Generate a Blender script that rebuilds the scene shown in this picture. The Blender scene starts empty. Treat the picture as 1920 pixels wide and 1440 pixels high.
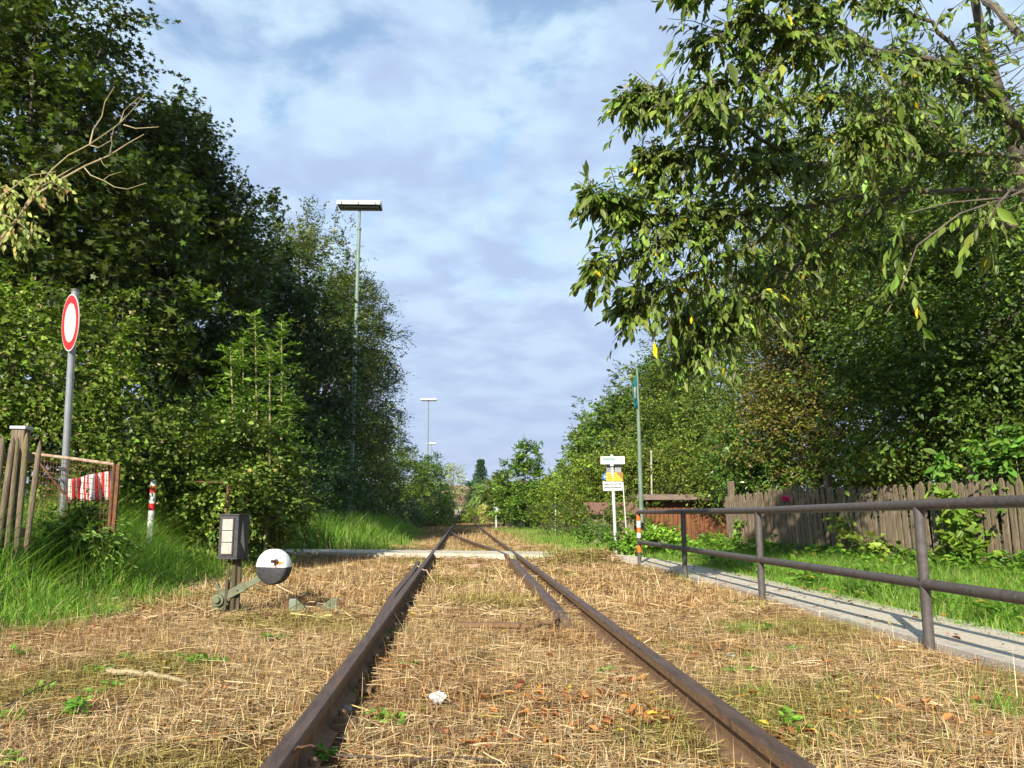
import bpy, bmesh, math, random
import numpy as np
from mathutils import Vector, Matrix, noise as mnoise

R = math.radians
rng = np.random.default_rng(7)
random.seed(7)
SC = bpy.context.scene
COL = SC.collection

# ------------------------------------------------------------------ camera, world, sun, exposure
FPX = 1500.0
YAW, PITCH = R(3.55), R(9.2)
CAM = np.array([0.0, 0.0, 0.84])
cam = bpy.data.cameras.new("camera")
cam.sensor_width = 36.0
cam.lens = 36.0 * FPX / 1920.0
cam.clip_end = 9000.0
cam.clip_start = 0.05
co = bpy.data.objects.new("camera", cam)
COL.objects.link(co)
co.location = CAM
co.rotation_euler = (R(90) + PITCH, 0, -YAW)
SC.camera = co
SC.view_settings.view_transform = 'Standard'
SC.view_settings.look = 'None'
SC.view_settings.gamma = 1.0
SC.view_settings.exposure = 0.85
SC.cycles.max_bounces = 5
SC.cycles.diffuse_bounces = 2
SC.cycles.glossy_bounces = 2
SC.cycles.transmission_bounces = 3
SC.cycles.caustics_reflective = False
SC.cycles.caustics_refractive = False

SUN_EL = R(29)
TRAVEL = np.array([0.36, 0.93])                 # light travels this way over the ground
TRAVEL = TRAVEL / np.linalg.norm(TRAVEL)
sun = bpy.data.lights.new("sun", 'SUN')
sun.energy = 4.8
sun.angle = R(0.5)
sun.color = (1.0, 0.93, 0.80)
so = bpy.data.objects.new("sun", sun)
COL.objects.link(so)
sdir = Vector((-TRAVEL[0] * math.cos(SUN_EL), -TRAVEL[1] * math.cos(SUN_EL), math.sin(SUN_EL)))
so.rotation_euler = sdir.to_track_quat('Z', 'Y').to_euler()

world = bpy.data.worlds.new("World")
SC.world = world
world.use_nodes = True
wt = world.node_tree
wt.nodes.clear()


def wn(t, **k):
    n = wt.nodes.new(t)
    for a, b in k.items():
        setattr(n, a, b)
    return n


sky = wn('ShaderNodeTexSky')
sky.sky_type = 'NISHITA'
sky.sun_disc = False
sky.sun_elevation = SUN_EL
sky.sun_rotation = math.atan2(-TRAVEL[0], -TRAVEL[1])
sky.air_density = 1.0
sky.dust_density = 0.8
bg = wn('ShaderNodeBackground')
bg.inputs[1].default_value = 0.07
out = wn('ShaderNodeOutputWorld')
tc = wn('ShaderNodeTexCoord')
sep = wn('ShaderNodeSeparateXYZ')
wt.links.new(tc.outputs['Generated'], sep.inputs[0])
addz = wn('ShaderNodeMath', operation='ADD')
addz.inputs[1].default_value = 0.22
mx = wn('ShaderNodeMath', operation='MAXIMUM')
mx.inputs[1].default_value = 0.0
wt.links.new(sep.outputs[2], mx.inputs[0])
wt.links.new(mx.outputs[0], addz.inputs[0])
dv = []
for i in (0, 1):
    d = wn('ShaderNodeMath', operation='DIVIDE')
    wt.links.new(sep.outputs[i], d.inputs[0])
    wt.links.new(addz.outputs[0], d.inputs[1])
    dv.append(d)
comb = wn('ShaderNodeCombineXYZ')
wt.links.new(dv[0].outputs[0], comb.inputs[0])
wt.links.new(dv[1].outputs[0], comb.inputs[1])


def wnoise(scale, detail, rough, off, dist=0.0):
    mp = wn('ShaderNodeMapping')
    mp.inputs['Location'].default_value = off
    wt.links.new(comb.outputs[0], mp.inputs[0])
    n = wn('ShaderNodeTexNoise')
    n.inputs['Scale'].default_value = scale
    n.inputs['Detail'].default_value = detail
    n.inputs['Roughness'].default_value = rough
    n.inputs['Distortion'].default_value = dist
    wt.links.new(mp.outputs[0], n.inputs['Vector'])
    return n


def wramp(src, stops):
    r = wn('ShaderNodeValToRGB')
    e = r.color_ramp.elements
    e[0].position, e[0].color = stops[0][0], stops[0][1]
    e[1].position, e[1].color = stops[1][0], stops[1][1]
    for p, c in stops[2:]:
        x = e.new(p)
        x.color = c
    r.color_ramp.interpolation = 'EASE'
    wt.links.new(src, r.inputs[0])
    return r


cl1 = wnoise(4.2, 6, 0.56, (2.4, 1.35, 0), 0.3)
hi_ = wn('ShaderNodeMath', operation='MULTIPLY_ADD')      # the veil thins towards the zenith
wt.links.new(sep.outputs[2], hi_.inputs[0])
hi_.inputs[1].default_value = -0.55
wt.links.new(cl1.outputs[0], hi_.inputs[2])
cover = wramp(hi_.outputs[0], [(0.07, (0.15, 0.15, 0.15, 1)), (0.24, (1, 1, 1, 1))])
cl2 = wnoise(5.6, 6, 0.54, (7.7, 2.2, 0), 0.15)
tone = wramp(cl2.outputs[0], [(0.34, (3.85, 5.0, 7.2, 1)), (0.66, (5.2, 6.8, 8.4, 1))])
gain = wn('ShaderNodeMix', data_type='RGBA', blend_type='MULTIPLY')
gain.inputs[0].default_value = 1.0
wt.links.new(sky.outputs[0], gain.inputs[6])
gain.inputs[7].default_value = (1.9, 2.0, 1.9, 1)
mixc = wn('ShaderNodeMix', data_type='RGBA')
wt.links.new(cover.outputs[0], mixc.inputs[0])
wt.links.new(gain.outputs[2], mixc.inputs[6])
wt.links.new(tone.outputs[0], mixc.inputs[7])
# grey lavender veil low over the horizon
low = wn('ShaderNodeMapRange')
low.inputs[1].default_value = 0.0
low.inputs[2].default_value = 0.30
low.inputs[3].default_value = 0.85
low.inputs[4].default_value = 0.0
wt.links.new(sep.outputs[2], low.inputs[0])
mixl = wn('ShaderNodeMix', data_type='RGBA')
wt.links.new(low.outputs[0], mixl.inputs[0])
wt.links.new(mixc.outputs[2], mixl.inputs[6])
mixl.inputs[7].default_value = (3.8, 4.55, 6.7, 1)
wt.links.new(mixl.outputs[2], bg.inputs[0])
wt.links.new(bg.outputs[0], out.inputs[0])

# ------------------------------------------------------------------ helpers
Fv = np.array([math.sin(YAW) * math.cos(PITCH), math.cos(YAW) * math.cos(PITCH), math.sin(PITCH)])
Rv = np.array([math.cos(YAW), -math.sin(YAW), 0.0])
Uv = np.cross(Rv, Fv)


def pt(px, py, Z):
    """world point seen at a photo pixel at forward distance Z"""
    return CAM + Z * (Fv + (px - 960) / FPX * Rv - (py - 720) / FPX * Uv)


def gp(px, py, z=0.0):
    """world point on the level z seen at a photo pixel"""
    d = Fv + (px - 960) / FPX * Rv - (py - 720) / FPX * Uv
    return CAM + d * ((z - CAM[2]) / d[2])


def tag(o, label=None, cat=None, group=None, kind=None):
    if label: o["label"] = label
    if cat: o["category"] = cat
    if group: o["group"] = group
    if kind: o["kind"] = kind
    return o


def thing(name, loc, label, cat, group=None, rz=0.0):
    o = bpy.data.objects.new(name, None)
    COL.objects.link(o)
    o.location = loc
    o.rotation_euler = (0, 0, rz)
    o.empty_display_size = 0.2
    return tag(o, label, cat, group)


def link(name, me, mat, parent=None, world_space=True):
    o = bpy.data.objects.new(name, me)
    COL.objects.link(o)
    if mat is not None:
        me.materials.append(mat)
    if parent is not None:
        o.parent = parent
        if world_space:
            if parent.type == 'EMPTY':
                pm = Matrix.Translation(parent.location) @ Matrix.Rotation(parent.rotation_euler.z, 4, 'Z')
            else:
                pm = Matrix.Identity(4)          # a part's mesh already lies in world space
            o.matrix_parent_inverse = pm.inverted()
    return o


def np_mesh(name, V, F, cols=None, smooth=False):
    """V (n,3); F list of (m,k) int arrays"""
    me = bpy.data.meshes.new(name)
    V = np.ascontiguousarray(V, dtype=np.float32)
    me.vertices.add(len(V))
    me.vertices.foreach_set("co", V.ravel())
    loops = np.concatenate([f.ravel() for f in F]).astype(np.int32)
    tot = np.concatenate([np.full(len(f), f.shape[1]) for f in F]).astype(np.int32)
    start = np.concatenate([[0], np.cumsum(tot)[:-1]]).astype(np.int32)
    me.loops.add(len(loops))
    me.loops.foreach_set("vertex_index", loops)
    me.polygons.add(len(tot))
    me.polygons.foreach_set("loop_start", start)
    me.update(calc_edges=True)
    if smooth:
        me.polygons.foreach_set("use_smooth", np.ones(len(tot), dtype=bool))
    if cols is not None:
        a = me.color_attributes.new("tint", 'FLOAT_COLOR', 'POINT')
        c = np.ones((len(V), 4), dtype=np.float32)
        c[:, :3] = cols
        a.data.foreach_set("color", c.ravel())
    return me


class MB:
    """collects shapes, builds them as one mesh"""
    def __init__(s):
        s.v, s.f = [], []

    def add(s, vs, fs):
        b = len(s.v)
        s.v += [tuple(map(float, p)) for p in vs]
        s.f += [tuple(b + i for i in f) for f in fs]
        return s

    def box(s, c, sz, rz=0.0, ax=None):
        hx, hy, hz = sz[0] / 2, sz[1] / 2, sz[2] / 2
        if ax is None:
            ax = [np.array([math.cos(rz), math.sin(rz), 0]), np.array([-math.sin(rz), math.cos(rz), 0]), np.array([0, 0, 1.])]
        c = np.array(c, float)
        vs = [c + x * hx * ax[0] + y * hy * ax[1] + z * hz * ax[2] for z in (-1, 1) for y in (-1, 1) for x in (-1, 1)]
        return s.add(vs, [(0, 2, 3, 1), (4, 5, 7, 6), (0, 1, 5, 4), (2, 6, 7, 3), (0, 4, 6, 2), (1, 3, 7, 5)])

    def bar(s, a, b, w, h, up=(0, 0, 1)):
        a, b = np.array(a, float), np.array(b, float)
        d = b - a
        L = np.linalg.norm(d)
        d /= L
        u = np.array(up, float)
        sd = np.cross(d, u)
        sd /= np.linalg.norm(sd)
        u = np.cross(sd, d)
        return s.box((a + b) / 2, (L, w, h), ax=[d, sd, u])

    def tube(s, pts, rad, n=8, cap=True):
        pts = [np.array(p, float) for p in pts]
        if not hasattr(rad, '__len__'):
            rad = [rad] * len(pts)
        b = len(s.v)
        prev = None
        for i, p in enumerate(pts):
            d = pts[min(i + 1, len(pts) - 1)] - pts[max(i - 1, 0)]
            d = d / (np.linalg.norm(d) + 1e-9)
            if prev is None:
                u = np.cross(d, [0, 0, 1.]) if abs(d[2]) < 0.9 else np.cross(d, [1., 0, 0])
            else:
                u = prev - d * np.dot(prev, d)
            u = u / (np.linalg.norm(u) + 1e-9)
            prev = u
            w = np.cross(d, u)
            for k in range(n):
                a = 2 * math.pi * k / n
                s.v.append(tuple(p + rad[i] * (math.cos(a) * u + math.sin(a) * w)))
        for i in range(len(pts) - 1):
            for k in range(n):
                k2 = (k + 1) % n
                s.f.append((b + i * n + k, b + i * n + k2, b + (i + 1) * n + k2, b + (i + 1) * n + k))
        if cap:
            s.f.append(tuple(b + k for k in range(n))[::-1])
            s.f.append(tuple(b + (len(pts) - 1) * n + k for k in range(n)))
        return s

    def prism(s, outline, a, b, u, w):
        """outline (x,y) in axes u,w; extruded from point a to point b"""
        a, b, u, w = map(lambda q: np.array(q, float), (a, b, u, w))
        n = len(outline)
        vs = [a + x * u + y * w for x, y in outline] + [b + x * u + y * w for x, y in outline]
        fs = [tuple(range(n))[::-1], tuple(range(n, 2 * n))]
        fs += [(i, (i + 1) % n, n + (i + 1) % n, n + i) for i in range(n)]
        return s.add(vs, fs)

    def lathe(s, c, prof, axis=(0, 0, 1), n=24):
        """prof list of (r, h) along axis"""
        ax = np.array(axis, float)
        ax /= np.linalg.norm(ax)
        u = np.cross(ax, [0, 0, 1.]) if abs(ax[2]) < 0.9 else np.array([1., 0, 0])
        u /= np.linalg.norm(u)
        w = np.cross(ax, u)
        c = np.array(c, float)
        b = len(s.v)
        for r, h in prof:
            for k in range(n):
                a = 2 * math.pi * k / n
                s.v.append(tuple(c + ax * h + r * (math.cos(a) * u + math.sin(a) * w)))
        for i in range(len(prof) - 1):
            for k in range(n):
                k2 = (k + 1) % n
                s.f.append((b + i * n + k, b + i * n + k2, b + (i + 1) * n + k2, b + (i + 1) * n + k))
        s.f.append(tuple(b + k for k in range(n))[::-1])
        s.f.append(tuple(b + (len(prof) - 1) * n + k for k in range(n)))
        return s

    def build(s, name, mat, parent=None, smooth=False, bevel=0.0, cols=None, fix=True):
        me = bpy.data.meshes.new(name)
        me.from_pydata(s.v, [], s.f)
        me.update()
        if fix:
            bm = bmesh.new()
            bm.from_mesh(me)
            bmesh.ops.recalc_face_normals(bm, faces=bm.faces)
            bm.to_mesh(me)
            bm.free()
        if smooth:
            for p in me.polygons:
                p.use_smooth = True
        o = link(name, me, mat, parent)
        if smooth:
            try:
                me.set_sharp_from_angle(angle=R(40))
            except Exception:
                pass
        if bevel:
            m = o.modifiers.new('bevel', 'BEVEL')
            m.width = bevel
            m.segments = 2
            m.limit_method = 'ANGLE'
        return o


# ------------------------------------------------------------------ materials
MATS = {}


def mat(name, c1, c2=None, rough=0.7, scale=8.0, bump=0.0, bscale=None, metal=0.0, stretch=(1, 1, 1), spec=0.4,
        extra=None, detail=6, lo=0.35, hi=0.65):
    if name in MATS:
        return MATS[name]
    m = bpy.data.materials.new(name)
    m.use_nodes = True
    nt = m.node_tree
    b = nt.nodes['Principled BSDF']
    b.inputs['Roughness'].default_value = rough
    b.inputs['Metallic'].default_value = metal
    b.inputs['Specular IOR Level'].default_value = spec
    c2 = c2 or tuple(x * 0.75 for x in c1)
    tc = nt.nodes.new('ShaderNodeTexCoord')
    mp = nt.nodes.new('ShaderNodeMapping')
    mp.inputs['Scale'].default_value = stretch
    nt.links.new(tc.outputs['Object'], mp.inputs[0])
    n = nt.nodes.new('ShaderNodeTexNoise')
    n.inputs['Scale'].default_value = scale
    n.inputs['Detail'].default_value = detail
    n.inputs['Roughness'].default_value = 0.62
    nt.links.new(mp.outputs[0], n.inputs['Vector'])
    r = nt.nodes.new('ShaderNodeValToRGB')
    e = r.color_ramp.elements
    e[0].position, e[1].position = lo, hi
    e[0].color = (*c1, 1)
    e[1].color = (*c2, 1)
    nt.links.new(n.outputs[0], r.inputs[0])
    colour = r.outputs[0]
    if extra:                                   # patches of a third colour: (colour, scale, threshold)
        n2 = nt.nodes.new('ShaderNodeTexNoise')
        n2.inputs['Scale'].default_value = extra[1]
        n2.inputs['Detail'].default_value = 6
        n2.inputs['Roughness'].default_value = 0.65
        nt.links.new(mp.outputs[0], n2.inputs['Vector'])
        r2 = nt.nodes.new('ShaderNodeValToRGB')
        r2.color_ramp.elements[0].position = extra[2]
        r2.color_ramp.elements[1].position = extra[2] + 0.06
        nt.links.new(n2.outputs[0], r2.inputs[0])
        mxn = nt.nodes.new('ShaderNodeMix')
        mxn.data_type = 'RGBA'
        nt.links.new(r2.outputs[0], mxn.inputs[0])
        nt.links.new(colour, mxn.inputs[6])
        mxn.inputs[7].default_value = (*extra[0], 1)
        colour = mxn.outputs[2]
    nt.links.new(colour, b.inputs['Base Color'])
    if bump:
        nb = nt.nodes.new('ShaderNodeTexNoise')
        nb.inputs['Scale'].default_value = bscale or scale * 4
        nb.inputs['Detail'].default_value = 5
        nt.links.new(mp.outputs[0], nb.inputs['Vector'])
        bp = nt.nodes.new('ShaderNodeBump')
        bp.inputs['Strength'].default_value = bump
        bp.inputs['Distance'].default_value = 0.02
        nt.links.new(nb.outputs[0], bp.inputs['Height'])
        nt.links.new(bp.outputs[0], b.inputs['Normal'])
    MATS[name] = m
    return m


def tint_mat(name, rough=0.5, trans=0.3, spec=0.35, tmul=(1.5, 1.7, 0.6)):
    """colour from the mesh's own tint, thin leaf or blade that lets some light through"""
    m = bpy.data.materials.new(name)
    m.use_nodes = True
    nt = m.node_tree
    b = nt.nodes['Principled BSDF']
    o = nt.nodes['Material Output']
    a = nt.nodes.new('ShaderNodeAttribute')
    a.attribute_name = 'tint'
    nt.links.new(a.outputs['Color'], b.inputs['Base Color'])
    b.inputs['Roughness'].default_value = rough
    b.inputs['Specular IOR Level'].default_value = spec
    if trans > 0:
        t = nt.nodes.new('ShaderNodeBsdfTranslucent')
        mu = nt.nodes.new('ShaderNodeMix')
        mu.data_type = 'RGBA'
        mu.blend_type = 'MULTIPLY'
        mu.inputs[0].default_value = 1.0
        mu.inputs[7].default_value = (*tmul, 1)
        nt.links.new(a.outputs['Color'], mu.inputs[6])
        nt.links.new(mu.outputs[2], t.inputs[0])
        ms = nt.nodes.new('ShaderNodeMixShader')
        ms.inputs[0].default_value = trans
        nt.links.new(b.outputs[0], ms.inputs[1])
        nt.links.new(t.outputs[0], ms.inputs[2])
        nt.links.new(ms.outputs[0], o.inputs[0])
    return m


M_LEAF = tint_mat('leaf', 0.45, 0.22, 0.28)
M_GRASS = tint_mat('grass_blade', 0.5, 0.35, 0.35)
M_STRAW = tint_mat('dry_straw', 0.65, 0.15, 0.25, (1.1, 1.0, 0.8))
M_BARK = mat('bark', (0.10, 0.075, 0.05), (0.05, 0.038, 0.026), 0.9, 14, 0.6, 40, stretch=(1, 1, 0.3))
M_PALEBARK = mat('pale_dry_bark', (0.42, 0.34, 0.19), (0.28, 0.22, 0.12), 0.8, 12, 0.3)
M_CHERRYBARK = mat('cherry_bark', (0.16, 0.13, 0.08), (0.07, 0.055, 0.045), 0.8, 10, 0.5, 40)
M_RAIL = mat('rail_top_rust', (0.085, 0.055, 0.042), (0.15, 0.10, 0.075), 0.55, 30, 0.35, 160, metal=0.25, stretch=(1, 0.15, 1),
             extra=((0.17, 0.095, 0.052), 14, 0.56))
M_RAILSIDE = mat('rail_side_rust', (0.15, 0.085, 0.045), (0.23, 0.135, 0.065), 0.85, 18, 0.4, 120,
                 extra=((0.09, 0.05, 0.03), 7, 0.6))
M_RUST = mat('rust', (0.19, 0.085, 0.035), (0.09, 0.045, 0.028), 0.9, 22, 0.5)
M_TUBE = mat('painted_brown_tube', (0.105, 0.090, 0.084), (0.066, 0.056, 0.053), 0.5, 25, 0.2, 120, metal=0.0,
             extra=((0.21, 0.16, 0.13), 34, 0.64))
M_CONC = mat('concrete', (0.52, 0.47, 0.40), (0.36, 0.32, 0.27), 0.9, 9, 0.4, 90)
M_GRAVEL = mat('pale_gravel', (0.78, 0.70, 0.56), (0.55, 0.48, 0.37), 0.95, 60, 0.9, 160, extra=((0.22, 0.17, 0.11), 5, 0.60))
M_WOOD = mat('weathered_wood', (0.27, 0.205, 0.13), (0.11, 0.085, 0.055), 0.85, 11, 0.7, 30, stretch=(6, 6, 0.5),
             extra=((0.20, 0.17, 0.06), 2.0, 0.60))
M_WOODGREY = mat('grey_wood', (0.30, 0.23, 0.155), (0.10, 0.075, 0.05), 0.85, 10, 0.8, 30, stretch=(7, 7, 0.5))
M_GALV = mat('galvanised_steel', (0.50, 0.52, 0.56), (0.40, 0.42, 0.46), 0.38, 9, 0.05, metal=0.6)
M_WHITE = mat('white_paint', (0.62, 0.62, 0.60), (0.54, 0.54, 0.51), 0.5, 6)
M_RED = mat('red_paint', (0.62, 0.02, 0.02), (0.50, 0.02, 0.02), 0.45, 6)
M_ORANGE = mat('orange_band', (0.80, 0.16, 0.02), (0.65, 0.12, 0.02), 0.5, 10)
M_BLACK = mat('black_paint', (0.035, 0.037, 0.045), (0.06, 0.058, 0.055), 0.6, 14, 0.3, 60, extra=((0.13, 0.10, 0.06), 11, 0.63))
M_OLIVE = mat('olive_paint', (0.16, 0.175, 0.095), (0.12, 0.13, 0.07), 0.6, 12, 0.3, 60, extra=((0.20, 0.12, 0.06), 13, 0.64))
M_LGREEN = mat('pale_green_paint', (0.22, 0.27, 0.20), (0.17, 0.21, 0.155), 0.6, 8)
M_GREENPOLE = mat('green_pole_paint', (0.20, 0.27, 0.21), (0.14, 0.20, 0.155), 0.55, 5)
M_SHED = mat('red_brown_boards', (0.25, 0.092, 0.026), (0.075, 0.030, 0.014), 0.7, 7, 0.4, 30, stretch=(5, 5, 0.5))
M_SHEDROOF = mat('grey_brown_fascia', (0.24, 0.18, 0.14), (0.15, 0.11, 0.09), 0.85, 9, 0.5, stretch=(0.5, 0.5, 4))
M_GLASS = mat('milky_lantern_glass', (0.46, 0.44, 0.38), (0.33, 0.31, 0.26), 0.35, 40, 0.25, 160)
M_YELLOW = mat('yellow_sign', (0.72, 0.46, 0.02), (0.62, 0.40, 0.02), 0.5, 5)
M_TEAL = mat('teal_print', (0.02, 0.22, 0.20), (0.02, 0.20, 0.18), 0.5, 5)
M_INK = mat('black_print', (0.02, 0.02, 0.02), (0.03, 0.03, 0.03), 0.5, 5)
M_BLUE = mat('blue_sign', (0.03, 0.14, 0.45), (0.03, 0.12, 0.38), 0.5, 5)
M_GREY = mat('grey_sign_back', (0.28, 0.28, 0.28), (0.20, 0.20, 0.21), 0.6, 7)
M_TILE = mat('clay_tiles', (0.28, 0.14, 0.095), (0.15, 0.08, 0.06), 0.8, 14, 0.5)
M_STONE = mat('ballast_stone', (0.30, 0.27, 0.24), (0.18, 0.16, 0.15), 0.9, 20, 0.6)
M_PLASTIC = mat('white_litter', (0.78, 0.78, 0.76), (0.66, 0.66, 0.64), 0.6, 20)
M_PLASTER = mat('house_plaster', (0.62, 0.55, 0.42), (0.55, 0.48, 0.36), 0.9, 2)
M_HILL = mat('wooded_hill', (0.05, 0.085, 0.055), (0.035, 0.06, 0.045), 1.0, 0.02)
M_PINK = mat('pink_petal', (0.72, 0.03, 0.16), (0.60, 0.02, 0.12), 0.5, 30)
M_CLOTH = mat('teal_cloth', (0.02, 0.27, 0.30), (0.02, 0.20, 0.23), 0.7, 6)

# ------------------------------------------------------------------ terrain
def sst(a, b, x):
    t = np.clip((x - a) / (b - a), 0, 1)
    return t * t * (3 - 2 * t)


RAIL_L, RAIL_R = -0.53, 0.97                    # rail centre lines
RAIL_TOP = 0.14
PATH = [(-14, 17.6), (-5, 16.6), (-2, 15.9), (0.3, 15.2), (1.8, 14.7), (2.8, 14.0), (3.24, 12.6), (3.25, 10.5), (3.25, 6), (3.25, 0), (3.25, -4)]


def path_dist(x, y):
    d = np.full(np.shape(x), 99.0)
    for (x0, y0), (x1, y1) in zip(PATH[:-1], PATH[1:]):
        dx, dy = x1 - x0, y1 - y0
        t = np.clip(((x - x0) * dx + (y - y0) * dy) / (dx * dx + dy * dy), 0, 1)
        d = np.minimum(d, np.hypot(x - x0 - t * dx, y - y0 - t * dy))
    return d


def left_edge(y):
    """x where the mown straw meets the tall grass on the left"""
    return np.interp(y, [0, 4, 6, 8, 11, 14, 16, 17.5, 20, 30, 60], [-3.9, -3.45, -3.15, -3.1, -3.3, -3.6, -3.6, -1.5, -1.35, -1.6, -2.4])


def H(x, y):
    x = np.asarray(x, float)
    y = np.asarray(y, float)
    e = left_edge(y)
    z = 0.44 * sst(0.0, 1.9, e - x) * (1 - sst(60, 110, y))
    z = z - 0.45 * sst(3.5, 8, x) * sst(15, 21, y) * (1 - sst(70, 120, y))
    z = z + 0.02 * np.sin(x * 1.7 + 0.6 * y) * np.cos(y * 1.3 - 0.4 * x) * (y < 80)
    d = path_dist(x, y)
    z = np.where(d < 1.8, z * sst(0.6, 1.8, d) + (0.018 + 0.037 * sst(12, 15, y)) * (1 - sst(0.55, 1.0, d)), z)
    z = z + 0.125 * sst(1.25, 1.7, x) * (1 - sst(2.45, 2.8, x)) * sst(12.6, 13.6, y) * (1 - sst(14.6, 15.6, y))
    return z


def make_ground():
    fine = lambda a, b, s: list(np.arange(a, b, s))
    xs = [-4000, -1500, -600, -250, -120, -70, -45, -32] + fine(-24, 18, 0.3) + [20, 24, 32, 45, 70, 120, 250, 600, 1500, 4000]
    ys = [-400, -120, -50, -25, -14, -8] + fine(-5, 40, 0.3) + fine(40, 100, 2) + [110, 130, 160, 220, 350, 600, 1200, 2500, 5000]
    xs, ys = np.array(xs, float), np.array(ys, float)
    X, Y = np.meshgrid(xs, ys)
    Z = H(X, Y)
    V = np.stack([X, Y, Z], -1).reshape(-1, 3)
    nx, ny = len(xs), len(ys)
    i = np.arange(nx - 1)[None, :] + nx * np.arange(ny - 1)[:, None]
    i = i.ravel()
    F = np.stack([i, i + 1, i + nx + 1, i + nx], -1)
    x, y = V[:, 0], V[:, 1]
    straw = sst(-0.3, 0.3, x - left_edge(y)) * (1 - sst(3.3, 3.9, x)) * (1 - sst(2.2, 3.2, x) * sst(13, 15, y))
    soil = np.array([0.060, 0.052, 0.026])
    dry = np.array([0.17, 0.105, 0.042])
    cols = soil + (dry - soil) * straw[:, None]
    gap_shade = np.exp(-((np.abs(x - RAIL_L - .12)) / .12) ** 2) * (y < 40)  # bare strip beside the left rail, the gap's shade painted into its colour
    cols = cols * (1 - .6 * gap_shade[:, None])
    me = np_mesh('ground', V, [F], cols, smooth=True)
    m = bpy.data.materials.new('thatch_and_soil')
    m.use_nodes = True
    nt = m.node_tree
    b = nt.nodes['Principled BSDF']
    b.inputs['Roughness'].default_value = 0.95
    b.inputs['Specular IOR Level'].default_value = 0.1
    a = nt.nodes.new('ShaderNodeAttribute')
    a.attribute_name = 'tint'
    tcn = nt.nodes.new('ShaderNodeTexCoord')
    n1 = nt.nodes.new('ShaderNodeTexNoise')
    n1.inputs['Scale'].default_value = 55
    n1.inputs['Detail'].default_value = 6
    n1.inputs['Roughness'].default_value = 0.7
    n1.inputs['Distortion'].default_value = 1.4
    nt.links.new(tcn.outputs['Object'], n1.inputs['Vector'])
    r1 = nt.nodes.new('ShaderNodeValToRGB')
    r1.color_ramp.elements[0].position = 0.35
    r1.color_ramp.elements[0].color = (0.30, 0.26, 0.24, 1)
    r1.color_ramp.elements[1].position = 0.68
    r1.color_ramp.elements[1].color = (1.7, 1.6, 1.5, 1)
    nt.links.new(n1.outputs[0], r1.inputs[0])
    mu = nt.nodes.new('ShaderNodeMix')
    mu.data_type = 'RGBA'
    mu.blend_type = 'MULTIPLY'
    mu.inputs[0].default_value = 1
    nt.links.new(a.outputs['Color'], mu.inputs[6])
    nt.links.new(r1.outputs[0], mu.inputs[7])
    n2 = nt.nodes.new('ShaderNodeTexNoise')
    n2.inputs['Scale'].default_value = 1.1
    n2.inputs['Detail'].default_value = 4
    nt.links.new(tcn.outputs['Object'], n2.inputs['Vector'])
    r2 = nt.nodes.new('ShaderNodeValToRGB')
    r2.color_ramp.elements[0].position = 0.52
    r2.color_ramp.elements[0].color = (0, 0, 0, 1)
    r2.color_ramp.elements[1].position = 0.68
    r2.color_ramp.elements[1].color = (0.75, 0.75, 0.75, 1)
    nt.links.new(n2.outputs[0], r2.inputs[0])
    m2 = nt.nodes.new('ShaderNodeMix')
    m2.data_type = 'RGBA'
    nt.links.new(r2.outputs[0], m2.inputs[0])
    nt.links.new(mu.outputs[2], m2.inputs[6])
    m2.inputs[7].default_value = (0.11, 0.095, 0.022, 1)      # moss
    nt.links.new(m2.outputs[2], b.inputs['Base Color'])
    bp = nt.nodes.new('ShaderNodeBump')
    bp.inputs['Strength'].default_value = 0.9
    bp.inputs['Distance'].default_value = 0.02
    nt.links.new(n1.outputs[0], bp.inputs['Height'])
    nt.links.new(bp.outputs[0], b.inputs['Normal'])
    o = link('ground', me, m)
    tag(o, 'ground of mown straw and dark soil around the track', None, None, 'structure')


make_ground()


def ribbon(name, line, half, ztop, thick, m, label):
    """a strip with a level top and real edges along a line"""
    P = [np.array(p, float) for p in line]
    # resample
    Q = []
    for a, b in zip(P[:-1], P[1:]):
        n = max(1, int(np.linalg.norm(b - a) / 0.35))
        for k in range(n):
            Q.append(a + (b - a) * k / n)
    Q.append(P[-1])
    for _ in range(4):
        Q = [Q[0]] + [(Q[i - 1] + 2 * Q[i] + Q[i + 1]) / 4 for i in range(1, len(Q) - 1)] + [Q[-1]]
    vs, fs = [], []
    for i, q in enumerate(Q):
        d = Q[min(i + 1, len(Q) - 1)] - Q[max(i - 1, 0)]
        d /= np.linalg.norm(d)
        nrm = np.array([-d[1], d[0]])
        w = half(q) if callable(half) else half
        z = ztop(q) if callable(ztop) else ztop
        wob = 0.03 * math.sin(i * 1.3) + 0.02 * math.sin(i * 0.57 + 1)
        for sgn in (1, -1):
            e = q + nrm * sgn * (w + wob)
            vs.append((e[0], e[1], z))
            vs.append((e[0], e[1], z - thick))
    for i in range(len(Q) - 1):
        a, b = 4 * i, 4 * i + 4
        fs += [(a, a + 2, b + 2, b), (a + 1, a, b, b + 1), (a + 2, a + 3, b + 3, b + 2)]
    mb = MB()
    mb.add(vs, fs)
    o = mb.build(name, m, None)
    tag(o, label, None, None, 'structure')
    return o


def path_z(q):
    return float(0.075 + 0.055 * sst(12.8, 14.6, q[1]) - 0.0)


ribbon('path', PATH, lambda q: 0.62 if q[1] > 14.4 else 0.345, path_z, 0.25, M_GRAVEL,
       'pale gravel footpath along the handrail that turns and crosses the rails')
# concrete kerb on the track side of the path
kb = MB()
for k_ in range(18):
    kb.box((2.885 + .003 * math.sin(k_ * 2.1), -3.9 + k_ * 0.98, -0.015 + .003 * math.sin(k_ * 1.7)), (0.09, 0.972, 0.185))
tag(kb.build('kerb', M_CONC, None, bevel=0.006), 'low concrete kerb between straw and gravel path under the handrail', None, None, 'structure')

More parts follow.
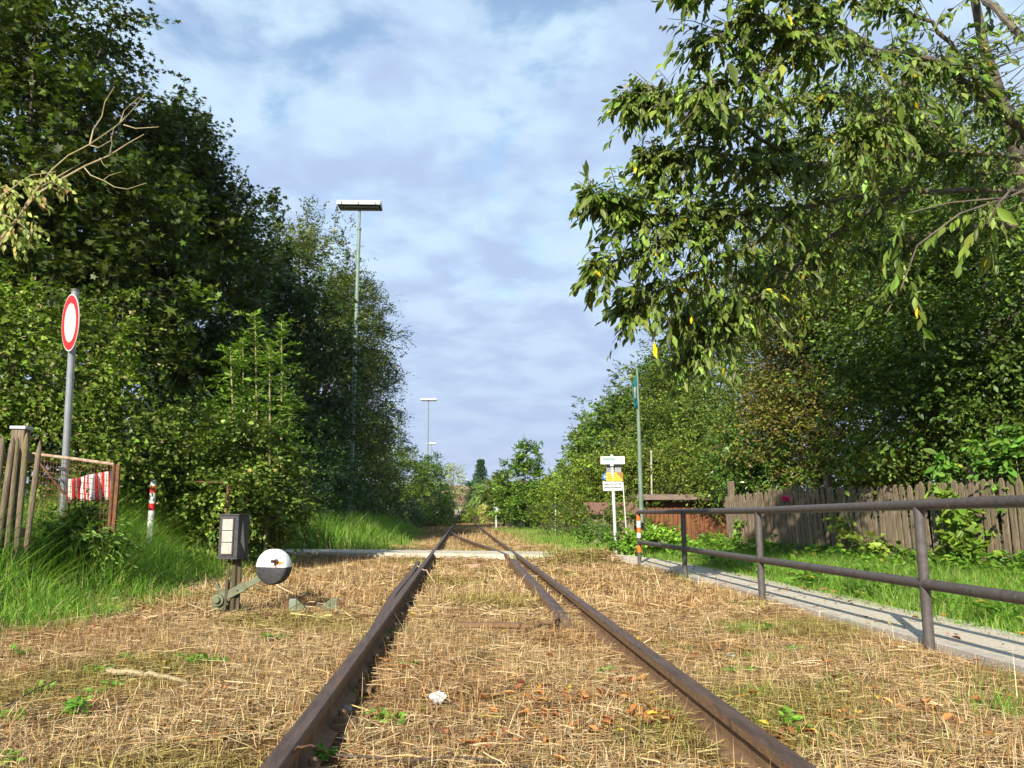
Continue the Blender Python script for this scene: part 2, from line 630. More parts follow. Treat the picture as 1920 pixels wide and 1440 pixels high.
# ------------------------------------------------------------------ rails
def rail_outline(scale=1.0):
    s = scale
    h = [(-0.0625, 0), (0.0625, 0), (0.0625, 0.010), (0.012, 0.028), (0.008, 0.040), (0.008, 0.095), (0.030, 0.103),
         (0.032, 0.132), (0.027, 0.140), (-0.027, 0.140), (-0.032, 0.132), (-0.030, 0.103), (-0.008, 0.095), (-0.008, 0.040), (-0.012, 0.028), (-0.0625, 0.010)]
    return [(x * s, y * s) for x, y in h]


def sweep(outline, pts):
    """sweep an outline (side, height) along points in plan"""
    n = len(outline)
    vs, fs = [], []
    for i, p in enumerate(pts):
        p = np.array(p, float)
        a, b = np.array(pts[max(i - 1, 0)], float), np.array(pts[min(i + 1, len(pts) - 1)], float)
        d = (b - a)[:2]
        d /= np.linalg.norm(d)
        sd = np.array([d[1], -d[0], 0])
        for x, y in outline:
            vs.append(p + sd * x + np.array([0, 0, y]))
    for i in range(len(pts) - 1):
        for k in range(n):
            k2 = (k + 1) % n
            fs.append((i * n + k, i * n + k2, (i + 1) * n + k2, (i + 1) * n + k))
    fs.append(tuple(range(n))[::-1])
    fs.append(tuple((len(pts) - 1) * n + k for k in range(n)))
    return vs, fs


def make_rail(label, pts, outline=None, name='rail', clips=0):
    outline = outline or rail_outline()
    vs, fs = sweep(outline, pts)
    mb = MB()
    mb.add(vs, fs)
    o = mb.build(name, M_RAILSIDE, None)
    o.data.materials.append(M_RAIL)
    for p in o.data.polygons:
        if p.normal.z > 0.3 and p.center.z > pts[0][2] + 0.06:
            p.material_index = 1
    if clips:
        for y in np.arange(2.1, 12, 0.63):
            x = pts[0][0] + clips * 0.075
            m = MB()
            m.box((x, y, .022), (.085, .12, .02))
            m.box((x - clips * .012, y, .042), (.045, .055, .022))
            m.lathe((x - clips * .008, y, .05), [(.016, 0), (.016, .022), (.010, .026)], n=6)
            m.build('rail_clip', M_RAILSIDE, o, bevel=0.003)
    return tag(o, label, 'rail', 'rails of the old siding')


make_rail('long straight left rail of the track, dark brown, reaching the bottom edge left of centre',
          [(RAIL_L, y, 0) for y in list(np.arange(-2, 20, 2)) + list(range(20, 96, 5))], clips=1)
make_rail('long straight right rail of the track, with its rusty flank in view',
          [(RAIL_R, y, 0) for y in list(np.arange(-2, 20, 2)) + list(range(20, 96, 5))])
# stock rail of the branch that leaves to the left, ends in the straw before the path
make_rail('short rail lying tight against the left rail and ending before the path',
          [(RAIL_L - 0.005 - 0.070 * min(1, (y - 5.2) / 2.2) - 0.05 * max(0, (y - 9) / 3.5) ** 2, y, -0.006) for y in np.arange(5.2, 12.7, 0.4)])
# far branch rail crossing from the right rail to the left rail
make_rail('thin rail slanting across the track beyond the path from right rail to left rail',
          [(x, y, -0.002) for x, y in [(0.80, 14.0), (0.74, 15.2), (0.62, 17), (0.30, 20.5), (-0.05, 25), (-0.42, 32)]], rail_outline(0.98))
# blunt ended guard rail flaring off in front of the path
make_rail('blunt brown rail inside the right rail that flares away and sinks in the straw',
          [(0.80, 12.9, -0.004), (0.79, 12.0, -0.004), (0.78, 10.6, -0.010), (0.775, 9.2, -0.018), (0.775, 8.0, -0.030), (0.785, 7.0, -0.050), (0.80, 6.3, -0.085), (0.81, 5.8, -0.125)],
          [(-0.05, 0), (0.05, 0), (0.05, 0.09), (0.045, 0.135), (0.0, 0.143), (-0.045, 0.135), (-0.05, 0.09)])
# stretcher bar in the straw, bent at its right end
sb = MB()
sb.bar(gp(850, 1171, 0.045), gp(975, 1172, 0.045), 0.07, 0.03)
sb.tube([gp(975, 1174, 0.035), gp(1000, 1176, 0.04), gp(1015, 1168, 0.055), gp(1035, 1167, 0.055), gp(1045, 1160, 0.05), gp(1042, 1148, 0.05)], 0.018, 8)
tag(sb.build('stretcher_bar', M_RAILSIDE, None, bevel=0.004), 'flat steel bar with a bent end lying in straw between the rails', 'metal bar')


# ------------------------------------------------------------------ leaf and twig generators
def nrm(a):
    return a / (np.linalg.norm(a, axis=-1, keepdims=True) + 1e-9)


T_RHOMB = (np.array([(0, 0, 0), (0.26, 0.45, 0.05), (0, 1, 0), (-0.26, 0.45, 0.05)]), [(0, 1, 2), (0, 2, 3)])
T_OVAL = (np.array([(0, 0, 0), (0.20, 0.22, 0.05), (0.25, 0.52, 0.05), (0.12, 0.82, 0.0), (0, 1.0, -0.10),
                    (-0.12, 0.82, 0.0), (-0.25, 0.52, 0.05), (-0.20, 0.22, 0.05), (0, 0.5, 0.0)]),
          [(0, 1, 2, 8), (8, 2, 3, 4), (8, 4, 5, 6), (0, 8, 6, 7)])
T_NARROW = (np.array([(0, 0, 0), (0.13, 0.22, 0.05), (0.19, 0.48, 0.06), (0.10, 0.78, 0.02), (0, 1.0, -0.10),
                      (-0.10, 0.78, 0.02), (-0.19, 0.48, 0.06), (-0.13, 0.22, 0.05), (0, 0.5, -0.01)]),
            [(0, 1, 2, 8), (8, 2, 3, 4), (8, 4, 5, 6), (0, 8, 6, 7)])
T_HEART = (np.array([(0, 0.08, 0), (0.30, 0.0, 0.04), (0.38, 0.32, 0.06), (0.16, 0.72, 0.0), (0, 1.0, -0.08),
                     (-0.16, 0.72, 0.0), (-0.38, 0.32, 0.06), (-0.30, 0.0, 0.04), (0, 0.45, 0.0)]),
           [(0, 1, 2, 8), (8, 2, 3, 4), (8, 4, 5, 6), (0, 8, 6, 7)])
_mp = [(0.10, 0.25), (0.50, 0.10), (0.28, 0.38), (0.52, 0.68), (0.20, 0.62), (0.0, 1.0), (-0.20, 0.62), (-0.52, 0.68), (-0.28, 0.38), (-0.50, 0.10), (-0.10, 0.25)]
T_MAPLE = (np.array([(0, 0.38, 0.0), (0, 0.12, 0)] + [(x, y, 0.05 * abs(x) - 0.10 * y * y) for x, y in _mp]),
           [(0, 1, 2)] + [(0, i, i + 1) for i in range(2, 12)] + [(0, 12, 1)])


def leaf_mesh(name, P, A, N, S, C, tmpl):
    tv, tf = tmpl
    A = nrm(A)
    sd = nrm(np.cross(A, N))
    N = np.cross(sd, A)
    k = len(tv)
    V = P[:, None, :] + S[:, None, None] * (tv[None, :, 0:1] * sd[:, None, :] + tv[None, :, 1:2] * A[:, None, :] + tv[None, :, 2:3] * N[:, None, :])
    n = len(P)
    base = (np.arange(n) * k)[:, None]
    F = []
    for L in (3, 4):
        fl = [f for f in tf if len(f) == L]
        if fl:
            f = np.array(fl).ravel()[None, :] + base
            F.append(f.reshape(-1, L))
    cols = np.repeat(C, k, axis=0)
    return np_mesh(name, V.reshape(-1, 3), F, cols)


def twig_leaves(S0, D, L, k, droop=0.25, spread=0.9, hang=0.3, flat=0.5):
    """leaves alternate along twigs; returns positions, axes, normals"""
    n = len(S0)
    t = (np.arange(k) + 0.6) / k
    t = t[None, :] + rng.normal(0, 0.25 / k, (n, k))
    pos = S0[:, None, :] + D[:, None, :] * (L[:, None] * t)[..., None]
    pos[..., 2] -= droop * L[:, None] * t * t
    side = nrm(np.cross(D, np.array([0, 0, 1.0])) + rng.normal(0, 0.25, (n, 3)))
    sg = np.where(np.arange(k) % 2 == 0, 1.0, -1.0)
    ax = D[:, None, :] * (0.45 + 0.5 * t[..., None]) + side[:, None, :] * sg[None, :, None] * spread + rng.normal(0, 0.28, (n, k, 3))
    ax[..., 2] -= hang
    nm = np.array([0, 0, 1.0]) * flat + rng.normal(0, 0.45, (n, k, 3)) + 0.25 * D[:, None, :]
    return pos.reshape(-1, 3), nrm(ax.reshape(-1, 3)), nrm(nm.reshape(-1, 3))


LEAF_GAIN = np.array([1.62, 1.48, 0.85])


def vary(base, n, amt=0.25, alt=None, altp=0.0):
    c = (np.array(base) * LEAF_GAIN)[None, :] * np.exp(rng.normal(0, amt, (n, 1))) * (1 + rng.normal(0, 0.08, (n, 3)))
    if alt is not None:
        m = rng.random(n) < altp
        c[m] = np.array(alt)[None, :] * np.exp(rng.normal(0, 0.25, (m.sum(), 1)))
    return np.clip(c, 0.003, 0.9)


def crown_points(blobs, nclus, per, clus_r, tw_len, up=0.25, shell=(0.55, 1.02), lump=0.18):
    """twig starts and directions for a crown made of ellipsoid blobs"""
    w = np.array([(b[1][0] * b[1][1] + b[1][0] * b[1][2] + b[1][1] * b[1][2]) for b in blobs], float)
    idx = rng.choice(len(blobs), nclus, p=w / w.sum())
    c = np.array([blobs[i][0] for i in idx], float)
    r = np.array([blobs[i][1] for i in idx], float)
    d = nrm(rng.normal(size=(nclus, 3)))
    rad = shell[0] + (shell[1] - shell[0]) * rng.random(nclus) ** 0.6
    rad = rad * (1 + lump * rng.normal(0, 0.6, nclus))
    cc = c + d * r * rad[:, None]
    cr = clus_r * np.exp(rng.normal(0, 0.3, nclus))
    S0 = np.repeat(cc, per, axis=0) + nrm(rng.normal(size=(nclus * per, 3))) * (np.repeat(cr, per) * rng.random(nclus * per) ** 0.5)[:, None] * np.array([1.1, 1.1, 0.48])
    dd = np.repeat(nrm(d * r[:, [0, 1, 2]]), per, axis=0)
    D = nrm(dd * 0.75 + rng.normal(0, 0.55, (nclus * per, 3)) + np.array([0, 0, up]))
    L = tw_len * np.exp(rng.normal(0, 0.3, nclus * per))
    keep = S0[:, 2] > 0.12
    tone = np.repeat(np.exp(rng.normal(0, 0.30, nclus)), per)
    return S0[keep], D[keep], L[keep], tone[keep], cc


def limbs(mb, base, blobs, cc, n, r0, fork, seed=0, nseg=5):
    """trunk and limbs reaching into the crown"""
    rr = random.Random(seed)
    base = np.array(base, float)
    top = np.array(fork, float)
    pts = [base + (top - base) * t + np.array([rr.uniform(-.08, .08), rr.uniform(-.08, .08), 0]) * (0 < t < 1) * r0 * 6 for t in np.linspace(0, 1, 6)]
    mb.tube(pts, [r0 * (1.25 if i == 0 else 1 - 0.09 * i) for i in range(6)], 9)
    if len(cc) == 0:
        return
    sel = [cc[rr.randrange(len(cc))] for _ in range(n)]
    for c in sel:
        t0 = rr.uniform(0.45, 1.0)
        s = base + (top - base) * t0
        e = np.array(c)
        mid = (s + e) / 2 + np.array([rr.uniform(-.3, .3), rr.uniform(-.3, .3), rr.uniform(0.1, 0.5)]) * np.linalg.norm(e - s) * 0.22
        P = []
        for t in np.linspace(0, 1, nseg):
            P.append((1 - t) ** 2 * s + 2 * t * (1 - t) * mid + t * t * e)
        ra = r0 * rr.uniform(0.25, 0.5)
        mb.tube(P, [ra * (1 - 0.85 * i / (nseg - 1)) + 0.004 for i in range(nseg)], 5, cap=False)


TREES = []


def tree(name, label, cat, blobs, nclus, per, k, leaf, col, base=None, clus_r=0.5, tw_len=0.5, tmpl=T_RHOMB, group=None, alt=None, altp=0.0,
         droop=0.25, hang=0.3, up=0.25, trunk_r=0.14, nlimb=22, shell=(0.50, 1.05), lump=0.26, bark=None, fork=None, tone_amt=0.25, flat=0.5,
         spikes=0, spread=0.9, trunk_name='trunk', crown_name='crown'):
    c0 = np.mean([b[0] for b in blobs], axis=0)
    if base is None:
        base = (c0[0], c0[1])
    bz = float(H(base[0], base[1]))
    b3 = (base[0], base[1], bz)
    nclus, per = int(nclus * 0.68), int(round(per * 1.45))
    S0, D, L, tone, cc = crown_points(blobs, nclus, per, clus_r, tw_len, up, shell, lump)
    t = thing(name, b3, label, cat, group)
    mb = MB()
    zs = max(b[0][2] for b in blobs)
    fk = fork or (c0[0], c0[1], bz + 0.55 * (zs - bz) + 0.4)
    hi = cc[cc[:, 2] > bz + 0.35]
    if spikes:
        # upright leafy shoots standing out of the top
        tops = hi[np.argsort(-hi[:, 2])[:max(spikes * 5, 20)]]
        for _ in range(spikes):
            q = tops[rng.integers(len(tops))]
            Ls = rng.uniform(0.5, 1.3)
            dsp = nrm(np.array([rng.normal(0, .15), rng.normal(0, .15), 1.0]))
            m = int(Ls / 0.09)
            for j in range(m):
                S0 = np.vstack([S0, q + dsp * Ls * j / m])
                dj = nrm(rng.normal(0, 0.5, 3) + np.array([0, 0, 0.5]))
                D = np.vstack([D, dj])
            L = np.concatenate([L, np.full(m, tw_len * 0.35)])
            tone = np.concatenate([tone, np.full(m, 1.0)])
            mb.tube([q, q + dsp * Ls], [0.012, 0.004], 4, cap=False)
    limbs(mb, (b3[0], b3[1], bz - 0.1), blobs, hi if len(hi) else cc, nlimb, trunk_r, fk, seed=len(label))
    mb.build(trunk_name, bark or M_BARK, t, smooth=True, fix=False)
    P, A, N = twig_leaves(S0, D, L, k, droop, spread, hang, flat)
    S = leaf * np.exp(rng.normal(0, 0.22, len(P)))
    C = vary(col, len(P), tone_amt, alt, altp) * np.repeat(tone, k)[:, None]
    me = leaf_mesh(crown_name, P, A, N, S, C, tmpl)
    link(crown_name, me, M_LEAF, t)
    TREES.append((label, len(P)))
    return t


def blob(px, py, Z, rx, ry, rz):
    p = pt(px, py, Z)
    return (tuple(p), (rx, ry, rz))


#SECTION-TREES
# ---- left side tree row
G1 = 'tall trees of the left tree row'
tree('maple_tree', 'huge dark maple filling the upper left corner behind the round sign', 'tree',
     [blob(70, 330, 15, 2.0, 2.4, 2.6), blob(95, 30, 15.5, 1.15, 1.6, 2.2), blob(40, 600, 14, 2.4, 2.0, 2.0), blob(-170, 250, 14, 2.6, 2.6, 4), blob(190, 470, 16, 1.5, 1.6, 1.8)],
     950, 11, 7, 0.115, (0.042, 0.066, 0.018), clus_r=0.55, tw_len=0.5, tmpl=T_MAPLE, group=G1, alt=(0.10, 0.11, 0.02), altp=0.10, spikes=10,
     trunk_r=0.22, nlimb=40, hang=0.25, flat=0.8)
tree('maple_tree', 'dark maple with upright shoots right of the huge corner maple', 'tree',
     [blob(270, 420, 19, 1.7, 2.2, 2.9), blob(360, 560, 20, 1.7, 2.0, 2.6), blob(335, 300, 20, 0.75, 1.2, 1.4), blob(250, 760, 18, 2.4, 2.0, 2.2), blob(395, 400, 20.5, 0.6, 1.0, 1.1)],
     900, 10, 7, 0.115, (0.028, 0.047, 0.015), clus_r=0.5, tw_len=0.5, tmpl=T_MAPLE, group=G1, alt=(0.12, 0.13, 0.02), altp=0.08, spikes=22,
     trunk_r=0.2, nlimb=40, flat=0.8)
tree('maple_tree', 'mid-height dark maple left of the nearest lamp post, behind the bright sapling', 'tree',
     [blob(455, 560, 25, 1.4, 2.2, 2.9), blob(530, 720, 26, 2.2, 2.4, 3.6), blob(420, 800, 24, 2.4, 2.2, 2.6)],
     850, 9, 7, 0.125, (0.024, 0.046, 0.017), clus_r=0.5, tw_len=0.5, tmpl=T_MAPLE, group=G1, spikes=14, trunk_r=0.2, nlimb=36, flat=0.8)
tree('broadleaf_tree', 'round-topped green tree directly behind the nearest lamp post', 'tree',
     [blob(565, 570, 33, 1.9, 2.6, 3.3), blob(610, 720, 34, 2.2, 3.0, 4.0), blob(600, 880, 33, 2.8, 2.8, 2.4), blob(560, 470, 34, 1.2, 1.5, 1.3)],
     1000, 9, 8, 0.11, (0.054, 0.080, 0.020), clus_r=0.5, tw_len=0.5, group=G1, alt=(0.16, 0.13, 0.04), altp=0.12, trunk_r=0.2, nlimb=30, spikes=12)
tree('broadleaf_tree', 'green tree with ragged branches sticking out right of the nearest lamp post', 'tree',
     [blob(660, 645, 39, 1.9, 2.4, 3.2), blob(683, 760, 40, 1.6, 2.6, 2.8), blob(665, 880, 39, 1.7, 2.8, 2.6), blob(665, 560, 40, 0.8, 1.2, 1.3)],
     900, 9, 8, 0.11, (0.048, 0.076, 0.020), clus_r=0.45, tw_len=0.6, group=G1, alt=(0.16, 0.15, 0.05), altp=0.10, trunk_r=0.18, nlimb=30, spikes=6, lump=0.26)
tree('broadleaf_tree', 'pale yellow-green slender tree behind the ragged tree, left of the second lamp', 'tree',
     [blob(728, 850, 48, 1.1, 1.5, 2.6), blob(700, 900, 48, 1.6, 1.5, 1.8)],
     240, 6, 8, 0.13, (0.10, 0.14, 0.035), clus_r=0.4, tw_len=0.5, group=G1, trunk_r=0.1, nlimb=14, hang=0.6)
tree('broadleaf_tree', 'lower green tree left of the second lamp pole', 'tree',
     [blob(762, 895, 58, 1.4, 2.4, 2.0), blob(740, 950, 56, 2.0, 2.4, 1.4)],
     300, 6, 8, 0.15, (0.06, 0.10, 0.02), clus_r=0.45, tw_len=0.5, group=G1, trunk_r=0.1, nlimb=12)
tree('broadleaf_tree', 'dark green bushy tree between the two far lamp poles', 'tree',
     [blob(800, 900, 68, 1.3, 2.4, 2.0), blob(818, 935, 66, 1.2, 2, 1.5)],
     260, 6, 8, 0.16, (0.045, 0.085, 0.022), clus_r=0.45, tw_len=0.5, group=G1, trunk_r=0.1, nlimb=12)
tree('shrub', 'bright green rounded shrub at the foot of the far lamp poles', 'shrub',
     [blob(808, 958, 52, 1.1, 1.2, 1.0), blob(830, 965, 52, 0.9, 1.0, 0.8)],
     130, 6, 8, 0.12, (0.075, 0.13, 0.025), clus_r=0.3, tw_len=0.4, trunk_r=0.04, nlimb=8)
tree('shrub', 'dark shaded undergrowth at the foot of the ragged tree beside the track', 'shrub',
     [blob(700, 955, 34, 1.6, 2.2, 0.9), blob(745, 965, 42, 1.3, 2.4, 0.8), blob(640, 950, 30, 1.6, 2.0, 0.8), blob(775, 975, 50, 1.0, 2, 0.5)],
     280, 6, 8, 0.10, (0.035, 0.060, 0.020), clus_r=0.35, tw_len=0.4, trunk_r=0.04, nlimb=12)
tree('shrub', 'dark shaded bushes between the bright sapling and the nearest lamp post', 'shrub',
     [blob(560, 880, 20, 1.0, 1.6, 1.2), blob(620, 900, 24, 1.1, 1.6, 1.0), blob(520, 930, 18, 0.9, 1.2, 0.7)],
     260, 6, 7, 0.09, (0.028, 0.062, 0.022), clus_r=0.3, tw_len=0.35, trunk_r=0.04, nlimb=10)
# climbers over the hedge on the left, with old flower heads
tree('climber_hedge', 'sunlit clematis hedge with tan seed heads behind the wire gate and round sign', 'hedge',
     [blob(60, 690, 11.2, 1.25, 0.8, 1.15), blob(-120, 700, 11, 1.4, 0.9, 1.5), blob(180, 640, 11.8, 0.5, 0.6, 0.75), blob(70, 850, 10.9, 1.3, 0.7, 0.7), blob(235, 790, 11.5, 0.65, 0.6, 0.85)],
     640, 10, 6, 0.058, (0.075, 0.120, 0.025), clus_r=0.28, tw_len=0.38, tmpl=T_HEART, alt=(0.26, 0.22, 0.10), altp=0.07, trunk_r=0.04, nlimb=26, hang=0.5, droop=0.5,
     trunk_name='stems', crown_name='leaves')
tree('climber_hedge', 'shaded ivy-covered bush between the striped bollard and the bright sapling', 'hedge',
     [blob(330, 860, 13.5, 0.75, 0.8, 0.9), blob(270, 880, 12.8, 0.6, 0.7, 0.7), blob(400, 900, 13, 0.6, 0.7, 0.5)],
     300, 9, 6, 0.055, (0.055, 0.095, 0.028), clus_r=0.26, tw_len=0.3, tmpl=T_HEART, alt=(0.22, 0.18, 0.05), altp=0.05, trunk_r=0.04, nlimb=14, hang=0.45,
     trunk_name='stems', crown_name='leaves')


def sapling(label, stems, Z):
    """ash shoots: upright stems with pinnate leaves"""
    b = pt(480, 990, Z)
    t = thing('ash_sapling', (b[0], b[1], float(H(b[0], b[1]))), label, 'sapling')
    mb = MB()
    S0, D, L = [], [], []
    for (x0, x1, ytop, zz) in stems:
        a = pt(x0, 1000, zz)
        a[2] = 0.1
        e = pt(x1, ytop, zz)
        mb.tube([a, (a + e) / 2 + np.array([0.04, 0, 0]), e], [0.03, 0.018, 0.006], 6, cap=False)
        n = 95
        for j in range(n):
            u = 0.06 + 0.94 * (j / n)
            p = a + (e - a) * u
            ln = (0.62 if u < 0.7 else 0.62 - 1.2 * (u - 0.7)) * random.uniform(0.6, 1.15)
            an = random.uniform(0, 6.283)
            d = np.array([math.cos(an), math.sin(an), random.uniform(0.05, 0.9) + (0.6 if u > 0.85 else 0)])
            S0.append(p); D.append(d); L.append(max(ln, 0.16))
    S0, D, L = np.array(S0), nrm(np.array(D)), np.array(L)
    mb.build('stem', M_PALEBARK, t, smooth=True, fix=False)
    # leaflets in pairs along each leaf stalk
    k = 13
    P, A, N = twig_leaves(S0, D, L, k, 0.45, 1.0, 0.10, 1.0)
    S = 0.090 * np.exp(rng.normal(0, 0.2, len(P)))
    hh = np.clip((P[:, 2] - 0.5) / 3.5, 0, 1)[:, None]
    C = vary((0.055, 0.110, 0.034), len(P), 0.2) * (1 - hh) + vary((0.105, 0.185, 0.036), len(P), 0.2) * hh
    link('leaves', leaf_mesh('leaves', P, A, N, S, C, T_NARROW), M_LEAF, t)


sapling('bright green ash sapling with three upright leafy shoots behind the switch lantern',
        [(440, 432, 650, 12.5), (480, 478, 585, 12.8), (520, 528, 600, 13.0), (500, 505, 640, 12.2), (455, 455, 640, 13.2), (470, 400, 760, 12.2), (505, 545, 760, 12.6)], 12.6)
tree('shrub', 'leafy undergrowth around the rusty post at the foot of the sapling', 'shrub',
     [blob(450, 850, 12.0, 0.55, 0.5, 0.6), blob(430, 930, 11.8, 0.5, 0.5, 0.45), blob(520, 930, 12.6, 0.45, 0.5, 0.5)],
     220, 9, 6, 0.055, (0.070, 0.115, 0.030), clus_r=0.22, tw_len=0.28, tmpl=T_HEART, alt=(0.30, 0.24, 0.06), altp=0.05, trunk_r=0.03, nlimb=8)


def polybranch(mb, P, r0, r1, n=7):
    P = [np.array(p, float) for p in P]
    mb.tube(P, list(np.linspace(r0, r1, len(P))), n, cap=False)


def leaning_tree():
    """bare pale branches and drooping pale leaves reaching in from the left edge"""
    Z = 8.5
    b = pt(-420, 1000, Z)
    t = thing('leaning_tree', (b[0], b[1], float(H(b[0], b[1]))), 'bare pale forked branches with drooping pale leaves reaching in from the left edge', 'tree')
    mb = MB()
    root = pt(-420, 1010, Z)
    root[2] = 0.1
    q = pt(-40, 520, Z)
    polybranch(mb, [root, pt(-300, 760, Z), q], 0.07, 0.03)
    mb.build('trunk', M_BARK, t, smooth=True, fix=False)
    br = MB()
    def B(pts, r0, r1):
        P = [pt(x, y, Z + dz) for x, y, dz in pts]
        for i in range(1, len(P) - 1):
            P[i] = P[i] + np.array([random.uniform(-1, 1), 0, random.uniform(-1, 1)]) * 0.012
        polybranch(br, P, r0, r1, 6)
    B([(-40, 520, 0), (62, 365, .0), (95, 320, 0), (130, 292, 0), (168, 272, 0), (200, 250, -.1), (225, 230, -.2), (255, 200, -.2), (272, 176, -.2)], 0.010, 0.003)
    B([(168, 272, 0), (175, 245, .1), (192, 218, .1), (196, 190, .1), (215, 162, .1)], 0.009, 0.003)
    B([(225, 230, -.2), (232, 210, -.2), (245, 195, -.3), (262, 182, -.3)], 0.006, 0.003)
    B([(168, 272, 0), (185, 277, -.1), (210, 262, -.2), (215, 240, -.2), (232, 222, -.2)], 0.006, 0.003)
    B([(232, 234, -.2), (255, 240, -.3), (298, 238, -.3)], 0.006, 0.003)
    B([(-40, 500, 0), (70, 362, 0), (110, 340, 0), (158, 312, 0), (205, 290, .1), (240, 268, .1), (270, 252, .1)], 0.015, 0.004)
    B([(205, 290, .1), (210, 270, .1), (208, 255, .1)], 0.005, 0.003)
    B([(-40, 530, 0), (65, 357, .1), (110, 330, .1), (162, 300, .1)], 0.013, 0.004)
    B([(157, 313, 0), (170, 328, -.1), (195, 337, -.2), (215, 352, -.2), (240, 355, -.2), (275, 343, -.2)], 0.007, 0.003)
    B([(195, 337, -.2), (205, 328, -.2), (228, 322, -.2)], 0.004, 0.002)
    B([(187, 296, .1), (192, 308, 0), (202, 315, 0)], 0.004, 0.002)
    B([(-60, 420, 0), (10, 360, 0), (60, 330, -.1), (105, 322, -.1)], 0.010, 0.003)
    B([(-60, 440, 0), (0, 400, 0), (30, 410, -.1), (60, 440, -.1)], 0.008, 0.003)
    br.build('branch', M_PALEBARK, t, smooth=True, fix=False)
    tips = []
    for x, y, dx, dy in [(10, 345, 1, .2), (35, 335, 1, .1), (60, 328, 1, .2), (80, 330, 1, .5), (100, 325, 1, .6), (118, 335, .6, 1), (5, 375, .4, 1), (30, 380, .5, 1), (45, 395, .6, 1),
                         (60, 410, .5, 1), (15, 420, .3, 1), (25, 440, .3, 1), (0, 400, .3, 1), (8, 360, .6, .8), (50, 350, .8, .6), (70, 350, .5, .8), (40, 430, .6, 1), (-10, 380, .5, .8), (-20, 350, 1, .2)]:
        for _ in range(3):
            zz = Z + random.uniform(-.25, .25)
            a = pt(x + random.uniform(-12, 12), y + random.uniform(-8, 8), zz)
            tips.append((a, nrm(dx * Rv - dy * np.array([0, 0, 1.]) + rng.normal(0, .25, 3))))
    S0 = np.array([a for a, _ in tips]); D = np.array([d for _, d in tips])
    L = rng.uniform(0.12, 0.26, len(S0))
    P, A, N = twig_leaves(S0, D, L, 6, 0.4, 0.55, 0.7, 0.2)
    N = nrm(N + np.array([-0.3, -0.9, 0.3]))
    C = vary((0.20, 0.24, 0.11), len(P), 0.2, (0.30, 0.16, 0.08), 0.06)
    link('leaves', leaf_mesh('leaves', P, A, N, rng.uniform(0.06, 0.085, len(P)), C, T_OVAL), M_LEAF, t)


leaning_tree()

# ---- far background, centre
G2 = 'trees and bushes closing the view beyond the track'
tree('willow_tree', 'silvery pale willow right of the far lamp poles', 'tree',
     [blob(848, 898, 95, 1.3, 1.6, 1.7), blob(853, 930, 95, 1.1, 1.6, 1.3)],
     120, 5, 8, 0.17, (0.17, 0.21, 0.15), clus_r=0.5, tw_len=0.6, group=G2, trunk_r=0.12, nlimb=10, hang=0.5)


def spruce(label, px, ytop, Z, wpx):
    top = pt(px, ytop, Z)
    t = thing('spruce_tree', (top[0], top[1], 0), label, 'tree', G2)
    mb = MB()
    mb.tube([(top[0], top[1], 0), tuple(top)], [0.2, 0.02], 7)
    mb.build('trunk', M_BARK, t, smooth=True)
    S0, D, L = [], [], []
    hgt = top[2]
    Wm = wpx / FPX * Z
    for i in range(64):
        u = i / 64
        z = hgt * (1 - 0.9 * u)
        rad = Wm * (0.06 + 0.94 * u) * random.uniform(0.75, 1.1)
        for j in range(9):
            an = random.uniform(0, 6.283)
            for s in np.linspace(0.25, 1, 5):
                S0.append((top[0] + math.cos(an) * rad * s, top[1] + math.sin(an) * rad * s, z - 0.22 * rad * s + 0.08))
                D.append((math.cos(an), math.sin(an), -0.15)); L.append(0.35)
    S0, D, L = np.array(S0), nrm(np.array(D)), np.array(L)
    P, A, N = twig_leaves(S0, D, L, 3, 0.3, 0.8, 0.2, 1.0)
    C = vary((0.030, 0.070, 0.040), len(P), 0.25)
    link('crown', leaf_mesh('crown', P, A, N, rng.uniform(0.18, 0.34, len(P)), C, T_RHOMB), M_LEAF, t)


spruce('dark pointed spruce rising above the far weeping tree', 901, 862, 110, 30)
spruce('tiny dark spruce tip between the tall spruce and the dense pyramid tree', 938, 897, 100, 14)
tree('weeping_tree', 'soft green weeping tree below the tall spruce at the end of the track', 'tree',
     [blob(912, 935, 82, 1.3, 1.8, 1.6), blob(900, 950, 84, 1.2, 1.6, 1.2), blob(925, 955, 80, 1.3, 1.6, 1.0)],
     330, 6, 9, 0.17, (0.10, 0.16, 0.06), clus_r=0.35, tw_len=0.6, group=G2, trunk_r=0.15, nlimb=12, hang=1.1, droop=0.8)
tree('broadleaf_tree', 'blue-green tree to the left of the weeping tree', 'tree',
     [blob(890, 928, 98, 1.0, 1.6, 1.7), blob(884, 955, 96, 0.9, 1.6, 1.0)],
     160, 6, 8, 0.18, (0.05, 0.10, 0.05), clus_r=0.45, tw_len=0.5, group=G2, trunk_r=0.12, nlimb=10)
tree('dense_tree', 'dense dark green pyramid-shaped tree right of the track end', 'tree',
     [blob(985, 905, 42, 1.15, 1.2, 1.15), blob(986, 855, 42, 0.55, 0.6, 0.7), blob(965, 940, 41, 1.0, 1.0, 0.9), blob(1012, 935, 41, 0.9, 1.0, 0.9), blob(985, 955, 40, 1.3, 1.0, 0.6)],
     420, 6, 8, 0.13, (0.050, 0.105, 0.018), clus_r=0.25, tw_len=0.28, tmpl=T_RHOMB, group=G2, alt=(0.16, 0.22, 0.03), altp=0.15, trunk_r=0.1, nlimb=16)
tree('broadleaf_tree', 'yellow-green bushy tree left of the dense pyramid tree', 'tree',
     [blob(940, 920, 52, 0.9, 1.2, 1.0), blob(950, 950, 50, 0.9, 1.2, 0.8)],
     160, 6, 8, 0.14, (0.10, 0.145, 0.025), clus_r=0.3, tw_len=0.35, group=G2, alt=(0.2, 0.15, 0.03), altp=0.1, trunk_r=0.08, nlimb=10)
